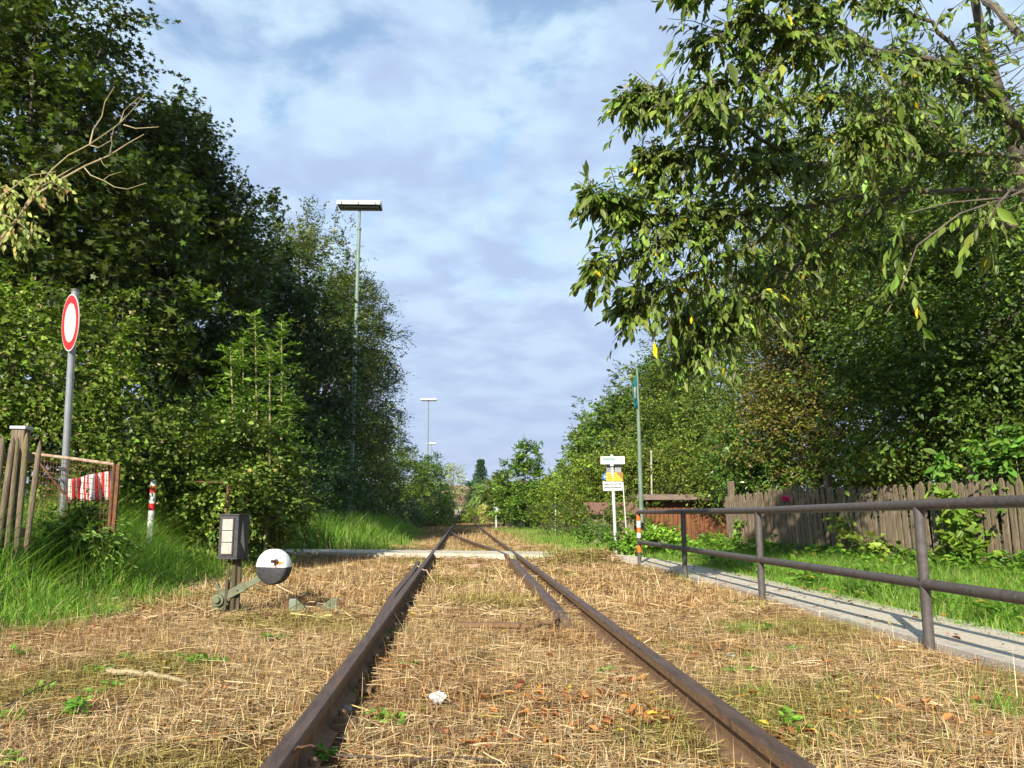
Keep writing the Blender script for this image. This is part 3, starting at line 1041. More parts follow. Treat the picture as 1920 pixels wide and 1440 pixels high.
tree('shrub', 'pale flowering shrub behind the small white post at the end of the track', 'shrub',
     [blob(918, 960, 60, 0.75, 0.8, 0.55)], 60, 6, 8, 0.10, (0.26, 0.26, 0.13), clus_r=0.2, tw_len=0.25, trunk_r=0.03, nlimb=6)
tree('shrub', 'low green shrub between pale shrub and weeping tree', 'shrub',
     [blob(895, 968, 62, 0.8, 0.8, 0.45), blob(882, 968, 66, 0.6, 0.8, 0.5)], 70, 6, 8, 0.11, (0.10, 0.15, 0.03), clus_r=0.2, tw_len=0.25, trunk_r=0.03, nlimb=6)
tree('shrub', 'light green leafy bushes right of the dense pyramid tree', 'shrub',
     [blob(1045, 935, 36, 0.9, 1.1, 0.75), blob(1080, 930, 34, 0.9, 1.1, 0.75), blob(1060, 905, 38, 0.8, 1, 0.7)],
     300, 6, 7, 0.11, (0.095, 0.155, 0.025), clus_r=0.25, tw_len=0.32, tmpl=T_RHOMB, group=G2, alt=(0.20, 0.24, 0.04), altp=0.15, trunk_r=0.05, nlimb=12)
tree('hedge', 'low dark hedge with brown stems behind the signpost', 'hedge',
     [blob(1130, 965, 20.5, 0.5, 0.4, 0.22), blob(1170, 968, 20.0, 0.4, 0.4, 0.22), blob(1040, 962, 30, 0.9, 0.8, 0.38), blob(1090, 962, 28, 0.9, 0.8, 0.40), blob(1135, 965, 26, 0.9, 0.8, 0.40), blob(1180, 968, 24, 0.7, 0.7, 0.42)],
     260, 6, 6, 0.085, (0.065, 0.11, 0.022), clus_r=0.2, tw_len=0.25, alt=(0.20, 0.13, 0.04), altp=0.10, trunk_r=0.04, nlimb=16)

# ---- right side woods
G3 = 'large trees of the right-hand wood'
tree('chestnut_tree', 'tall domed chestnut behind the flagpole', 'tree',
     [blob(1225, 755, 50, 2.2, 3, 2.2), blob(1180, 810, 50, 2.2, 3, 2.4), blob(1250, 830, 48, 3.0, 3, 3.2), blob(1235, 715, 50, 1.5, 2, 1.2)],
     850, 7, 8, 0.20, (0.055, 0.105, 0.022), clus_r=0.5, tw_len=0.5, group=G3, alt=(0.13, 0.15, 0.03), altp=0.08, trunk_r=0.25, nlimb=26, bark=M_PALEBARK)
tree('chestnut_tree', 'rounded green tree sloping down left of the domed chestnut', 'tree',
     [blob(1130, 835, 54, 1.9, 3, 2.2), blob(1098, 875, 54, 1.4, 2.4, 1.8), blob(1140, 900, 50, 2.6, 3, 2.0)],
     620, 7, 8, 0.20, (0.070, 0.120, 0.022), clus_r=0.5, tw_len=0.5, group=G3, alt=(0.14, 0.17, 0.03), altp=0.1, trunk_r=0.22, nlimb=20)
tree('broadleaf_tree', 'mid-green leafy tree above the wooden shed', 'tree',
     [blob(1300, 720, 32, 2.4, 2.4, 2.5), blob(1260, 850, 31, 2.6, 2.0, 2.2), blob(1350, 830, 30, 2.2, 2, 2.6), blob(1330, 620, 32, 1.8, 2, 1.6)],
     950, 9, 7, 0.11, (0.062, 0.100, 0.022), clus_r=0.4, tw_len=0.42, group=G3, alt=(0.16, 0.15, 0.03), altp=0.10, trunk_r=0.2, nlimb=26)
tree('hornbeam_hedge', 'tall sunlit hornbeam hedge between signpost and shed', 'hedge',
     [blob(1150, 880, 27, 1.2, 1, 1.0), blob(1220, 890, 27, 1.3, 1, 1.0), blob(1290, 880, 26, 1.3, 1, 1.1), blob(1345, 890, 25, 1.0, 1, 1.0), blob(1105, 915, 28, 0.8, 1, 0.8)],
     520, 7, 7, 0.09, (0.085, 0.130, 0.025), clus_r=0.28, tw_len=0.32, alt=(0.20, 0.17, 0.05), altp=0.12, trunk_r=0.06, nlimb=22)
tree('dogwood_tree', 'dense dark leafy tree right behind the picket fence at the right edge', 'tree',
     [blob(1800, 560, 11.0, 1.7, 1.2, 1.6), blob(1900, 700, 10.6, 1.5, 1.2, 1.2), blob(1700, 740, 11.5, 1.3, 1.1, 1.0), blob(1930, 400, 11.5, 1.4, 1.2, 1.5), blob(2080, 560, 10, 1.6, 1.4, 2.2)],
     1150, 9, 6, 0.068, (0.056, 0.100, 0.026), clus_r=0.32, tw_len=0.42, tmpl=T_OVAL, group=G3, alt=(0.08, 0.13, 0.04), altp=0.12, trunk_r=0.12, nlimb=44, hang=0.4)
tree('hornbeam_tree', 'olive brown seeded tree behind the left half of the picket fence', 'tree',
     [blob(1540, 700, 15.5, 1.3, 1.2, 1.6), blob(1470, 800, 15.5, 1.0, 1.1, 1.1), blob(1600, 800, 14.5, 1.1, 1.1, 1.1), blob(1500, 560, 16, 1.1, 1.2, 1.3)],
     760, 9, 6, 0.070, (0.088, 0.102, 0.026), clus_r=0.30, tw_len=0.35, group=G3, alt=(0.20, 0.14, 0.05), altp=0.22, trunk_r=0.12, nlimb=36)
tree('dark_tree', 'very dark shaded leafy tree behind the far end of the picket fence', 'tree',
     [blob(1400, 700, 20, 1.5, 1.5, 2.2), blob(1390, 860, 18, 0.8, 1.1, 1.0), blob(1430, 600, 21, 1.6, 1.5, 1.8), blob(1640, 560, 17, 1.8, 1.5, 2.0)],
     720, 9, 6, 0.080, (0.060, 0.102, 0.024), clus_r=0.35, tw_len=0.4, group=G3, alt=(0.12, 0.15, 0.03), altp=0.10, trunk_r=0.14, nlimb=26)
tree('shrub', 'round dark shrub with pale leaf tips above the left end of the picket fence', 'shrub',
     [blob(1395, 850, 15.6, 0.55, 0.5, 0.55), blob(1440, 880, 15.4, 0.5, 0.5, 0.4)],
     130, 7, 6, 0.07, (0.045, 0.095, 0.025), clus_r=0.18, tw_len=0.25, tmpl=T_OVAL, alt=(0.40, 0.42, 0.28), altp=0.04, trunk_r=0.03, nlimb=8)
tree('shrub', 'yellow-green spindle bush leaning over the middle of the picket fence', 'shrub',
     [blob(1690, 850, 11.6, 0.35, 0.35, 0.45), blob(1640, 880, 12.0, 0.35, 0.3, 0.25)],
     90, 7, 6, 0.06, (0.17, 0.19, 0.03), clus_r=0.14, tw_len=0.2, alt=(0.32, 0.28, 0.03), altp=0.15, trunk_r=0.02, nlimb=6)
tree('plum_tree', 'leafy tree with fine mid-green foliage directly behind the cherry branches', 'tree',
     [blob(1720, 380, 12.5, 1.2, 1.2, 1.1), blob(1620, 480, 13.5, 1.3, 1.2, 1.2), blob(1850, 470, 12.5, 1.2, 1.2, 1.0), blob(1480, 430, 14, 1.0, 1.0, 0.8), blob(1760, 560, 12.5, 1.4, 1.2, 1.0), blob(1580, 270, 13, 0.9, 1.0, 0.8), blob(1700, 210, 12.5, 0.6, 0.9, 0.6), blob(1880, 330, 12.5, 0.9, 1.0, 0.7)],
     1050, 8, 7, 0.066, (0.074, 0.108, 0.026), clus_r=0.30, tw_len=0.38, tmpl=T_NARROW, group=G3, alt=(0.14, 0.15, 0.03), altp=0.12, trunk_r=0.10, nlimb=40, hang=0.5)
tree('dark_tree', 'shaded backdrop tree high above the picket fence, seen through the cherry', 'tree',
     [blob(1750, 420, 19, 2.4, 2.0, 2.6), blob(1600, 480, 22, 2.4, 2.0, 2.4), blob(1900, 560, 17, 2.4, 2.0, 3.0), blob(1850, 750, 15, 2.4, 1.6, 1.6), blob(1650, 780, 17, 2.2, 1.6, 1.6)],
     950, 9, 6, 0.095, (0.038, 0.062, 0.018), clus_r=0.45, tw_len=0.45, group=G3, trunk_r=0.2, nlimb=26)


def cherry():
    b = pt(2010, 1000, 9.0)
    t = thing('cherry_tree', (b[0], b[1], float(H(b[0], b[1]))), 'large cherry tree with drooping and a few yellow leaves overhanging the upper right', 'tree')
    tr = MB()
    base = np.array([b[0], b[1], -0.05])
    polybranch(tr, [base, pt(1990, 700, 9), pt(1950, 450, 9), pt(1895, 250, 8.8), pt(1868, 160, 8.8), pt(1845, 90, 8.8), pt(1828, 0, 8.8), pt(1815, -150, 8.8)], 0.11, 0.035, 10)
    polybranch(tr, [pt(1895, 250, 8.8), pt(1872, 180, 9), pt(1848, 130, 9.1)], 0.03, 0.02, 8)
    tr.build('trunk', M_CHERRYBARK, t, smooth=True, fix=False)
    br = MB()
    B = []          # polylines with radii
    def bough(pts, r0, r1, dens=1.0):
        P = [pt(x, y, z) for x, y, z in pts]
        # resample smoothly
        Q = []
        for i in range(len(P) - 1):
            p0, p1, p2, p3 = P[max(i - 1, 0)], P[i], P[i + 1], P[min(i + 2, len(P) - 1)]
            for s in np.linspace(0, 1, 6)[:-1]:
                Q.append(0.5 * (2 * p1 + (p2 - p0) * s + (2 * p0 - 5 * p1 + 4 * p2 - p3) * s * s + (3 * p1 - p0 - 3 * p2 + p3) * s ** 3))
        Q.append(P[-1])
        Q = [q + rng.normal(0, 0.012, 3) for q in Q]
        polybranch(br, Q, r0, r1, 7)
        B.append((Q, dens))
    bough([(1990, 330, 8.2), (1900, 225, 7.6), (1850, 180, 7.3), (1780, 130, 7.0), (1740, 110, 6.8), (1640, 100, 6.5), (1560, 80, 6.3), (1470, 55, 6.1), (1400, 20, 6.0)], 0.045, 0.012, 0.7)
    bough([(1640, 100, 6.5), (1560, 30, 6.3), (1480, -20, 6.1), (1360, -30, 6.0), (1290, -30, 5.9)], 0.02, 0.008)
    bough([(1470, 55, 6.1), (1400, 60, 6.2), (1340, 70, 6.2), (1310, 90, 6.2)], 0.014, 0.006)
    bough([(1560, 80, 6.3), (1450, 130, 6.2), (1370, 150, 6.2), (1310, 170, 6.2)], 0.014, 0.006)
    bough([(1920, 300, 8.5), (1800, 285, 8.2), (1640, 300, 7.8), (1500, 312, 7.4), (1400, 300, 7.0), (1320, 285, 6.8), (1250, 300, 6.8), (1215, 305, 6.8)], 0.035, 0.007)
    bough([(1500, 312, 7.4), (1400, 240, 7.0), (1320, 200, 6.8), (1260, 185, 6.7), (1225, 175, 6.7), (1180, 185, 6.7)], 0.02, 0.005)
    bough([(1920, 360, 8.2), (1700, 360, 7.8), (1500, 385, 7.4), (1380, 400, 7.1), (1290, 410, 6.9), (1200, 400, 6.7), (1150, 380, 6.6), (1108, 368, 6.5)], 0.03, 0.005)
    bough([(1380, 400, 7.1), (1300, 440, 7.0), (1240, 460, 6.8), (1180, 480, 6.7), (1110, 505, 6.6)], 0.016, 0.004)
    bough([(1500, 385, 7.4), (1400, 470, 7.2), (1330, 500, 7.1), (1270, 530, 7.0), (1210, 560, 6.9), (1175, 575, 6.9)], 0.018, 0.004)
    bough([(1700, 360, 7.8), (1560, 440, 7.6), (1450, 540, 7.6), (1380, 600, 7.5), (1320, 640, 7.5), (1270, 680, 7.5)], 0.022, 0.005)
    bough([(1450, 540, 7.6), (1400, 560, 7.4), (1340, 560, 7.4), (1270, 600, 7.4)], 0.012, 0.004)
    bough([(1800, 285, 8.2), (1700, 200, 8.0), (1600, 180, 7.8), (1500, 190, 7.6), (1400, 210, 7.4), (1300, 220, 7.3)], 0.024, 0.006)
    bough([(1700, 200, 8.0), (1620, 230, 7.8), (1540, 260, 7.7), (1450, 270, 7.6)], 0.016, 0.006)
    bough([(1900, 420, 8.8), (1750, 440, 8.6), (1600, 470, 8.4), (1500, 480, 8.2), (1400, 520, 8.0)], 0.028, 0.006)
    bough([(1850, 180, 7.3), (1760, 60, 7.2), (1680, 10, 7.1), (1600, -30, 7.0)], 0.022, 0.010, 0.8)
    bough([(1828, -20, 8.8), (1870, 20, 8.0), (1930, 80, 7.5)], 0.035, 0.03, 0.15)
    bough([(1920, 330, 8.2), (1820, 320, 8.2), (1720, 250, 8.2), (1640, 240, 8.2)], 0.022, 0.008)
    bough([(1740, 110, 6.8), (1680, 180, 6.6), (1640, 250, 6.5), (1600, 260, 6.5)], 0.014, 0.006)
    # bare straight shoots at top right
    for _ in range(26):
        x, y = random.uniform(1740, 1900), random.uniform(60, 260)
        a = pt(x, y, 8.3)
        e = pt(x + random.uniform(60, 150), y - random.uniform(20, 90), 8.0)
        br.tube([a, (a + e) / 2 + rng.normal(0, .02, 3), e], [0.007, 0.005, 0.002], 4, cap=False)
    S0, D, L = [], [], []
    for Q, dens in B:
        n = len(Q)
        tot = sum(np.linalg.norm(Q[i + 1] - Q[i]) for i in range(n - 1))
        m = int(tot * 54 * dens)
        for _ in range(m):
            u = random.random() ** 0.75 * (n - 1)
            i = min(int(u), n - 2)
            p = Q[i] + (Q[i + 1] - Q[i]) * (u - i)
            d = nrm(Q[i + 1] - Q[i])
            dd = nrm(d * 0.55 + rng.normal(0, 0.65, 3) + np.array([0, 0, -0.05]))
            ln = random.uniform(0.14, 0.50) * (1 if u < n * 0.8 else 0.50)
            # the twig itself, then leaves on its outer part
            br.tube([p, p + dd * ln * 0.5, p + dd * ln + np.array([0, 0, -0.12 * ln])], [0.005, 0.004, 0.002], 3, cap=False)
            S0.append(p + dd * ln * 0.12); D.append(dd); L.append(ln)
    # two bright sprays hanging nearer the camera on the right
    for x, y, z, dx, dy in [(1690, 425, 4.6, -.2, .9), (1700, 400, 4.6, -.5, .8), (1680, 520, 4.6, -.7, .6), (1850, 400, 4.5, -.6, .7), (1870, 380, 4.5, -.3, .9), (1705, 520, 4.6, .2, .9), (1820, 400, 4.6, -.9, .3)]:
        a = pt(x, y, z)
        dd = nrm(dx * Rv - dy * np.array([0, 0, 1.]))
        S0.append(a); D.append(dd); L.append(0.28)
    for pl in [[(1980, 330, 4.8), (1890, 370, 4.7), (1800, 400, 4.6), (1720, 460, 4.6), (1690, 540, 4.6), (1660, 590, 4.6)], [(1890, 370, 4.7), (1780, 380, 4.6), (1700, 400, 4.6)], [(1900, 350, 4.7), (1870, 385, 4.5), (1850, 420, 4.5)]]:
        polybranch(br, [pt(*q) for q in pl], 0.008, 0.003, 5)
    br.build('branches', M_CHERRYBARK, t, smooth=True, fix=False)
    S0, D, L = np.array(S0), nrm(np.array(D)), np.array(L)
    P, A, N = twig_leaves(S0, D, L, 10, 0.30, 0.60, 0.95, 0.15)
    N = nrm(N + rng.normal(0, 0.5, N.shape) + np.array([-0.1, -0.5, 0.2]))
    S = 0.086 * np.exp(rng.normal(0, 0.25, len(P)))
    C = vary((0.078, 0.122, 0.034), len(P), 0.38, (0.62, 0.45, 0.02), 0.012)
    link('leaves', leaf_mesh('leaves', P, A, N, S, C, T_NARROW), M_LEAF, t)
    TREES.append(('cherry', len(P)))


cherry()

tree('nettle_clump', 'dark nettles and weeds at the foot of the wire gate', 'plant',
     [blob(120, 1000, 8.0, .28, .2, .18), blob(178, 1000, 8.0, .28, .2, .18)],
     70, 7, 6, .06, (.060, .105, .030), clus_r=.12, tw_len=.16, tmpl=T_NARROW, trunk_r=.01, nlimb=10, shell=(.3, 1.05), trunk_name='stems', crown_name='leaves')
tree('nettle_clump', 'leafy weeds growing around the red and white bollard', 'plant',
     [blob(335, 1005, 11.8, .45, .3, .20), blob(385, 990, 12, .4, .3, .3)],
     130, 7, 6, .06, (.075, .120, .030), clus_r=.14, tw_len=.18, tmpl=T_HEART, trunk_r=.01, nlimb=10, shell=(.3, 1.05), trunk_name='stems', crown_name='leaves')
tree('hedge', 'low leafy hedge tight behind the right end of the picket fence', 'hedge',
     [blob(1780, 900, 11.4, .6, .5, .5), blob(1880, 890, 10.4, .6, .5, .6), blob(1990, 880, 9.4, .7, .5, .8), blob(1680, 905, 12.6, .6, .5, .5), blob(1560, 905, 14, .7, .5, .5), blob(1450, 905, 15.6, .6, .5, .5), blob(1850, 800, 11.6, .8, .5, .5)],
     520, 8, 6, .065, (.050, .085, .022), clus_r=.22, tw_len=.28, tmpl=T_OVAL, trunk_r=.04, nlimb=24, trunk_name='stems', crown_name='leaves')

#SECTION-THINGS
# ------------------------------------------------------------------ handrail
def handrail():
    X = 2.795
    ys = [2.2, 4.80, 7.5, 10.1, 12.7]
    t = thing('handrail', (X, ys[-1], 0), 'long brown tubular steel handrail between the track and the gravel path', 'handrail')
    zt = lambda y: float(np.interp(y, [0, 4, 7.6, 13], [0.905, 0.90, 0.868, 0.862]))
    zm = lambda y: float(np.interp(y, [0, 5, 13], [0.435, 0.42, 0.395]))
    r = 0.032
    for y in ys:
        m = MB()
        m.tube([(X, y, -0.1), (X, y, zt(y) - 0.01)], r * 0.97, 20)
        m.build('post', M_TUBE, t, smooth=True)
    m = MB()
    m.tube([(X, -1.5, 0.905)] + [(X, y, zt(y)) for y in (4, 7.6, 10, 12.7 - r)] + [(X, 12.72, zt(13) - 0.0), (X, 12.735, zt(13) - 0.02)], r, 20)
    m.build('top_rail', M_TUBE, t, smooth=True)
    m = MB()
    m.tube([(X, y, zm(y)) for y in (-1.5, 5, 12.68)], r, 20)
    m.build('middle_rail', M_TUBE, t, smooth=True)
    # weld collars
    for y in (3.6, 4.45, 8.1):
        m = MB()
        m.tube([(X, y, zt(y)), (X, y + 0.012, zt(y))], r + 0.0025, 20)
        m.build('weld_seam', M_TUBE, t, smooth=True)
    z = 0.815
    for c, h in ((M_ORANGE, 0.09), (M_WHITE, 0.10), (M_ORANGE, 0.085), (M_WHITE, 0.075)):
        m = MB()
        m.tube([(X, 12.7, z - h), (X, 12.7, z)], r * 0.97 + 0.003, 20)
        m.build('reflective_band', c, t, smooth=True)
        z -= h
    m = MB()
    m.tube([(X, 12.7, 0.24), (X, 12.7, 0.345)], r * 0.97 + 0.003, 20)
    m.build('reflective_band', M_ORANGE, t, smooth=True)


handrail()


# ------------------------------------------------------------------ right picket fence
def picket_outline(w, h, round_top=False):
    if round_top:
        return [(-w / 2, 0.03), (0, 0), (w / 2, 0.03), (w / 2, h - 0.07), (w * 0.38, h - 0.03), (0, h), (-w * 0.38, h - 0.03), (-w / 2, h - 0.07)]
    return [(-w / 2, 0), (w / 2, 0), (w / 2, h - 0.05), (0.012, h), (-0.012, h), (-w / 2, h - 0.05)]


def right_fence():
    a = np.array([4.82, 14.4])
    b = np.array([7.3, 4.8])
    d = (b - a)
    L = np.linalg.norm(d)
    d /= L
    nv = np.array([d[1], -d[0]])        # towards the path
    if nv[0] > 0: nv = -nv
    t = thing('picket_fence', (a[0], a[1], 0), 'old weathered wooden picket fence with pointed slats right of the path', 'fence')
    n = 90
    u3 = np.array([d[0], d[1], 0])
    for i in range(n):
        s = (i + 0.5) / n * L + random.uniform(-.012, .012)
        sag = 0.05 * math.sin(s * 0.9) + random.uniform(-.02, .02)
        p = a + d * s
        lean = R(2.2 + 1.8 * math.sin(s * .7) + random.uniform(-1.4, 1.4))
        up = np.array([-d[0] * math.sin(lean), -d[1] * math.sin(lean), math.cos(lean)])
        side = nrm(u3 - up * np.dot(u3, up))
        w = random.uniform(0.074, 0.088)
        h = 1.345 + sag - 0.22 * (1 - i / n) ** 1.2
        o3 = np.array([p[0], p[1], 0.02 + random.uniform(-.02, .02)])
        n3 = np.array([nv[0], nv[1], 0])
        m = MB()
        m.prism(picket_outline(w, h), o3 + n3 * 0.035, o3 + n3 * (0.035 + 0.02), side, up)
        k = m.build('picket', M_WOODGREY if i % 3 == 0 or i < 9 else M_WOOD, t, bevel=0.003)
    for z in (0.32, 1.0):
        m = MB()
        m.bar((a[0] - d[0] * .1, a[1] - d[1] * .1, z), (b[0], b[1], z + 0.02), 0.05, 0.08)
        m.build('fence_rail', M_WOODGREY, t)
    for i, s in enumerate((0.0, 2.6, 5.2, 7.8)):
        p = a + d * s
        m = MB()
        hh = 1.42
        m.box((p[0] - nv[0] * 0.075, p[1] - nv[1] * 0.075, hh / 2 - 0.05), (0.09, 0.09, hh + 0.1), rz=math.atan2(d[1], d[0]))
        m.build('fence_post', M_WOODGREY, t, bevel=0.006)
    return a, d, L, nv


FA, FD, FL, FN = right_fence()


def wall_leaves(label, spots, name='climbing_plant', col=(0.09, 0.16, 0.03), leaf=0.09, tm=T_HEART, off=0.12, cat='climber'):
    """a climber on the path side of the fence: list of (s along fence, z, radius, n)"""
    s0 = spots[0]
    p = FA + FD * s0[0] + FN * off
    t = thing(name, (p[0], p[1], float(H(p[0], p[1]))), label, cat)
    S0, D, L = [], [], []
    for s, z, r, n in spots:
        c = np.array([*(FA + FD * s + FN * off), z])
        mb = MB()
        mb.tube([(c[0], c[1], 0), (c[0] + .03, c[1], z * .5), tuple(c)], [0.008, 0.006, 0.003], 4, cap=False)
        mb.build('stem', M_PALEBARK, t, fix=False)
        for _ in range(n):
            q = c + np.array([FD[0], FD[1], 0]) * random.gauss(0, r * .5) + np.array([0, 0, 1.]) * random.gauss(0, r * .6) + np.array([FN[0], FN[1], 0]) * random.uniform(-.03, .10)
            if q[2] < 0.02: continue
            S0.append(q); D.append(nrm(np.array([FN[0] * .5, FN[1] * .5 - .1, 0.2]) + rng.normal(0, .6, 3))); L.append(random.uniform(.08, .2))
    P, A, N = twig_leaves(np.array(S0), np.array(D), np.array(L), 4, 0.3, 0.9, 0.5, 0.5)
    N = nrm(N + np.array([FN[0], FN[1], 0.2]) * 0.8)
    link('leaves', leaf_mesh('leaves', P, A, N, leaf * np.exp(rng.normal(0, .25, len(P))), vary(col, len(P), .22, (0.20, 0.24, 0.03), 0.04), tm), M_LEAF, t)


def fs(px):
    """distance along the fence seen at a photo column"""
    k = (px - 960) / FPX
    # solve for s
    best = 0
    bv = 1e9
    for s in np.linspace(0, FL, 800):
        p = FA + FD * s
        v = np.array([p[0], p[1], 0.84]) - CAM
        zc = v @ Fv
        x = 960 + FPX * (v @ Rv) / zc
        if abs(x - px) < bv:
            bv, best = abs(x - px), s
    return best


wall_leaves('bright leafy climber covering the pickets at the right end of the fence',
            [(fs(1830), 0.55, 0.22, 60), (fs(1815), 0.8, 0.18, 40), (fs(1840), 0.25, 0.3, 60), (fs(1800), 1.05, .15, 22)], leaf=0.085)
wall_leaves('thin yellow-green creeper on the middle of the picket fence',
            [(fs(1600), 0.62, 0.16, 20), (fs(1660), 0.35, 0.2, 22), (fs(1580), 0.75, 0.1, 9)], leaf=0.075, col=(0.13, 0.19, 0.04))
wall_leaves('sparse leafy tuft on the dark left end of the picket fence',
            [(fs(1400), 0.62, 0.12, 10), (fs(1460), 0.30, 0.2, 12)], leaf=0.07)
wall_leaves('nettle-like plant with large pointed leaves hanging over the fence top at the right', 
            [(fs(1770), 1.42, 0.14, 18), (fs(1850), 1.42, 0.14, 20), (fs(1900), 1.62, 0.2, 34), (fs(1840), 1.6, 0.16, 16)], leaf=0.105, col=(0.075, 0.17, 0.040), tm=T_OVAL, off=-0.12, name='nettle_plant', cat='plant')


def rose():
    q_ = FA + FD * fs(1478) + FN * .16
    zq = (np.array([q_[0], q_[1], .84]) - CAM) @ Fv
    c = pt(1478, 936, float(zq))
    t = thing('rose', (c[0], c[1], float(H(c[0], c[1]))), 'pink rose blooming in front of the picket fence', 'flower')
    m = MB()
    m.tube([(c[0] - .05, c[1], 0), (c[0] + .02, c[1], .5), tuple(c)], [0.008, 0.006, 0.004], 5)
    m.build('stem', M_PALEBARK, t)
    S0 = np.array([c + Rv * dx + np.array([0, 0, dz]) for dx, dz in [(-.07, .01), (-.03, .015), (0, -.01), (.04, .01), (.075, -.005)] for _ in range(8)])
    D = nrm(rng.normal(0, 1, (len(S0), 3)) + np.array([0, -.6, 0.2]))
    P, A, N = twig_leaves(S0, D, np.full(len(S0), 0.02), 5, 0, 1, -0.1, .3)
    C = vary((0.50, 0.03, 0.30), len(P), .15)
    link('petals', leaf_mesh('petals', P, A, N, rng.uniform(.035, .06, len(P)), C, T_HEART), M_LEAF, t)


rose()


# ------------------------------------------------------------------ shed, poles, flag, signs on the right
def shed():
    L0 = pt(1192, 935, 25)
    wdir = nrm(np.array([Rv[0], Rv[1] + 0.02, 0]))
    ndir = np.array([wdir[1], -wdir[0], 0])          # towards camera
    if ndir[1] > 0: ndir = -ndir
    W, Dp = 4.6, 3.0
    zr = 1.30
    zb = -0.5
    o = np.array([L0[0], L0[1], 0])
    t = thing('shed', (o[0], o[1], zb), 'low red-brown wooden shed with flat grey roof left of the picket fence', 'shed')
    m = MB()
    nb = 30
    for i in range(nb):
        s = 0.22 + (W - 0.4) * (i + .5) / nb
        off = 0.012 * (i % 2) + random.uniform(-.002, .002)
        c = o + wdir * s + ndir * (off - 0.25) + np.array([0, 0, (zr + zb) / 2 - .04])
        m.box(c, ((W - 0.4) / nb - 0.016, 0.022, zr - zb - .08), ax=[wdir, ndir, np.array([0, 0, 1.])])
    m.build('board_wall', M_SHED, t)
    m = MB()
    c = o + wdir * (W / 2) + ndir * (-0.30 - Dp / 2) + np.array([0, 0, (zr + zb) / 2 - .06])
    m.box(c, (W - .3, Dp, zr - zb - .12), ax=[wdir, ndir, np.array([0, 0, 1.])])
    m.build('rear_walls', M_SHED, t)
    m = MB()
    c = o + wdir * (W / 2) + ndir * (-Dp / 2) + np.array([0, 0, zr + .06])
    m.box(c, (W, Dp + .3, 0.10), ax=[wdir, ndir, np.array([0, 0, 1.])])
    m.build('roof', M_SHEDROOF, t, bevel=0.01)
    m = MB()
    for k, (s0, s1) in enumerate(((0, 1.9), (1.91, W))):
        c = o + wdir * ((s0 + s1) / 2) + ndir * 0.17 + np.array([0, 0, zr + .045])
        m.box(c, (s1 - s0 - .01, 0.03, 0.17), ax=[wdir, ndir, np.array([0, 0, 1.])])
    m.build('fascia_board', M_SHEDROOF, t, bevel=0.004)
    # thing on roof: pale pipe
    p = pt(1222, 925, 25.8)
    m = MB()
    top = pt(1221, 848, 25.8)
    m.tube([(p[0], p[1], zr + .1), tuple(top)], 0.03, 10)
    m.tube([tuple(top + np.array([0, 0, -.01])), tuple(top + np.array([0, 0, .05]))], 0.042, 10)
    v = m.build('vent_pipe', M_CONC, t, smooth=True)


shed()


def flagpole():
    Z = 17.0
    b = pt(1203, 975, Z)
    top = pt(1194.5, 690, Z)
    bz = float(H(b[0], b[1]))
    # pole leans very slightly as in the photo
    t = thing('flagpole', (b[0], b[1], bz), 'tall pale green flagpole standing left of the wooden shed', 'flagpole')
    m = MB()
    m.tube([(b[0], b[1], bz - .1), tuple((b + top) / 2), tuple(top)], [0.055, 0.042, 0.026], 14)
    m.build('pole', M_GREENPOLE, t, smooth=True)
    # limp cloth hanging along the pole
    n, k = 26, 9
    vs, fs_ = [], []
    y0, y1 = 700, 763
    for i in range(n + 1):
        u = i / n
        yy = y0 + (y1 - y0) * u
        wpx = np.interp(u, [0, .12, .35, .6, .85, 1], [1, 5, 8, 8, 7, 6])
        for j in range(k + 1):
            s = j / k
            dz = 0.05 * math.sin(s * 9 + u * 5) * (0.4 + u)
            q = pt(1194 - 1.5 + u * 2 - wpx * s * 0.9 + math.sin(u * 8 + s) * .6, yy + s * 3, Z + dz - .05)
            vs.append(tuple(q))
    for i in range(n):
        for j in range(k):
            a = i * (k + 1) + j
            fs_.append((a, a + 1, a + k + 2, a + k + 1))
    mb = MB()
    mb.add(vs, fs_)
    o = mb.build('flag', M_CLOTH, None, smooth=True)
    o.data.materials.append(mat('pale_cloth', (0.55, 0.45, 0.30), (0.6, 0.6, 0.55), 0.7, 6))
    for idx, p in enumerate(o.data.polygons):
        r, c = idx // k, idx % k
        if 9 < r < 19 and 2 <= c <= 5: p.material_index = 1
    sm = o.modifiers.new('thick', 'SOLIDIFY')
    sm.thickness = 0.004
    tag(o, 'limp teal and cream flag hanging from the flagpole', 'flag')


flagpole()


def text_mesh(s, size, align='LEFT', bold=False):
    cu = bpy.data.curves.new('lettering', 'FONT')
    cu.body = s
    cu.size = size
    cu.align_x = align
    cu.extrude = 0.0008
    cu.resolution_u = 3
    if bold:
        cu.offset = size * 0.035
    o = bpy.data.objects.new('lettering', cu)
    COL.objects.link(o)
    dg = bpy.context.evaluated_depsgraph_get()
    me = bpy.data.meshes.new_from_object(o.evaluated_get(dg))
    bpy.data.objects.remove(o)
    return me


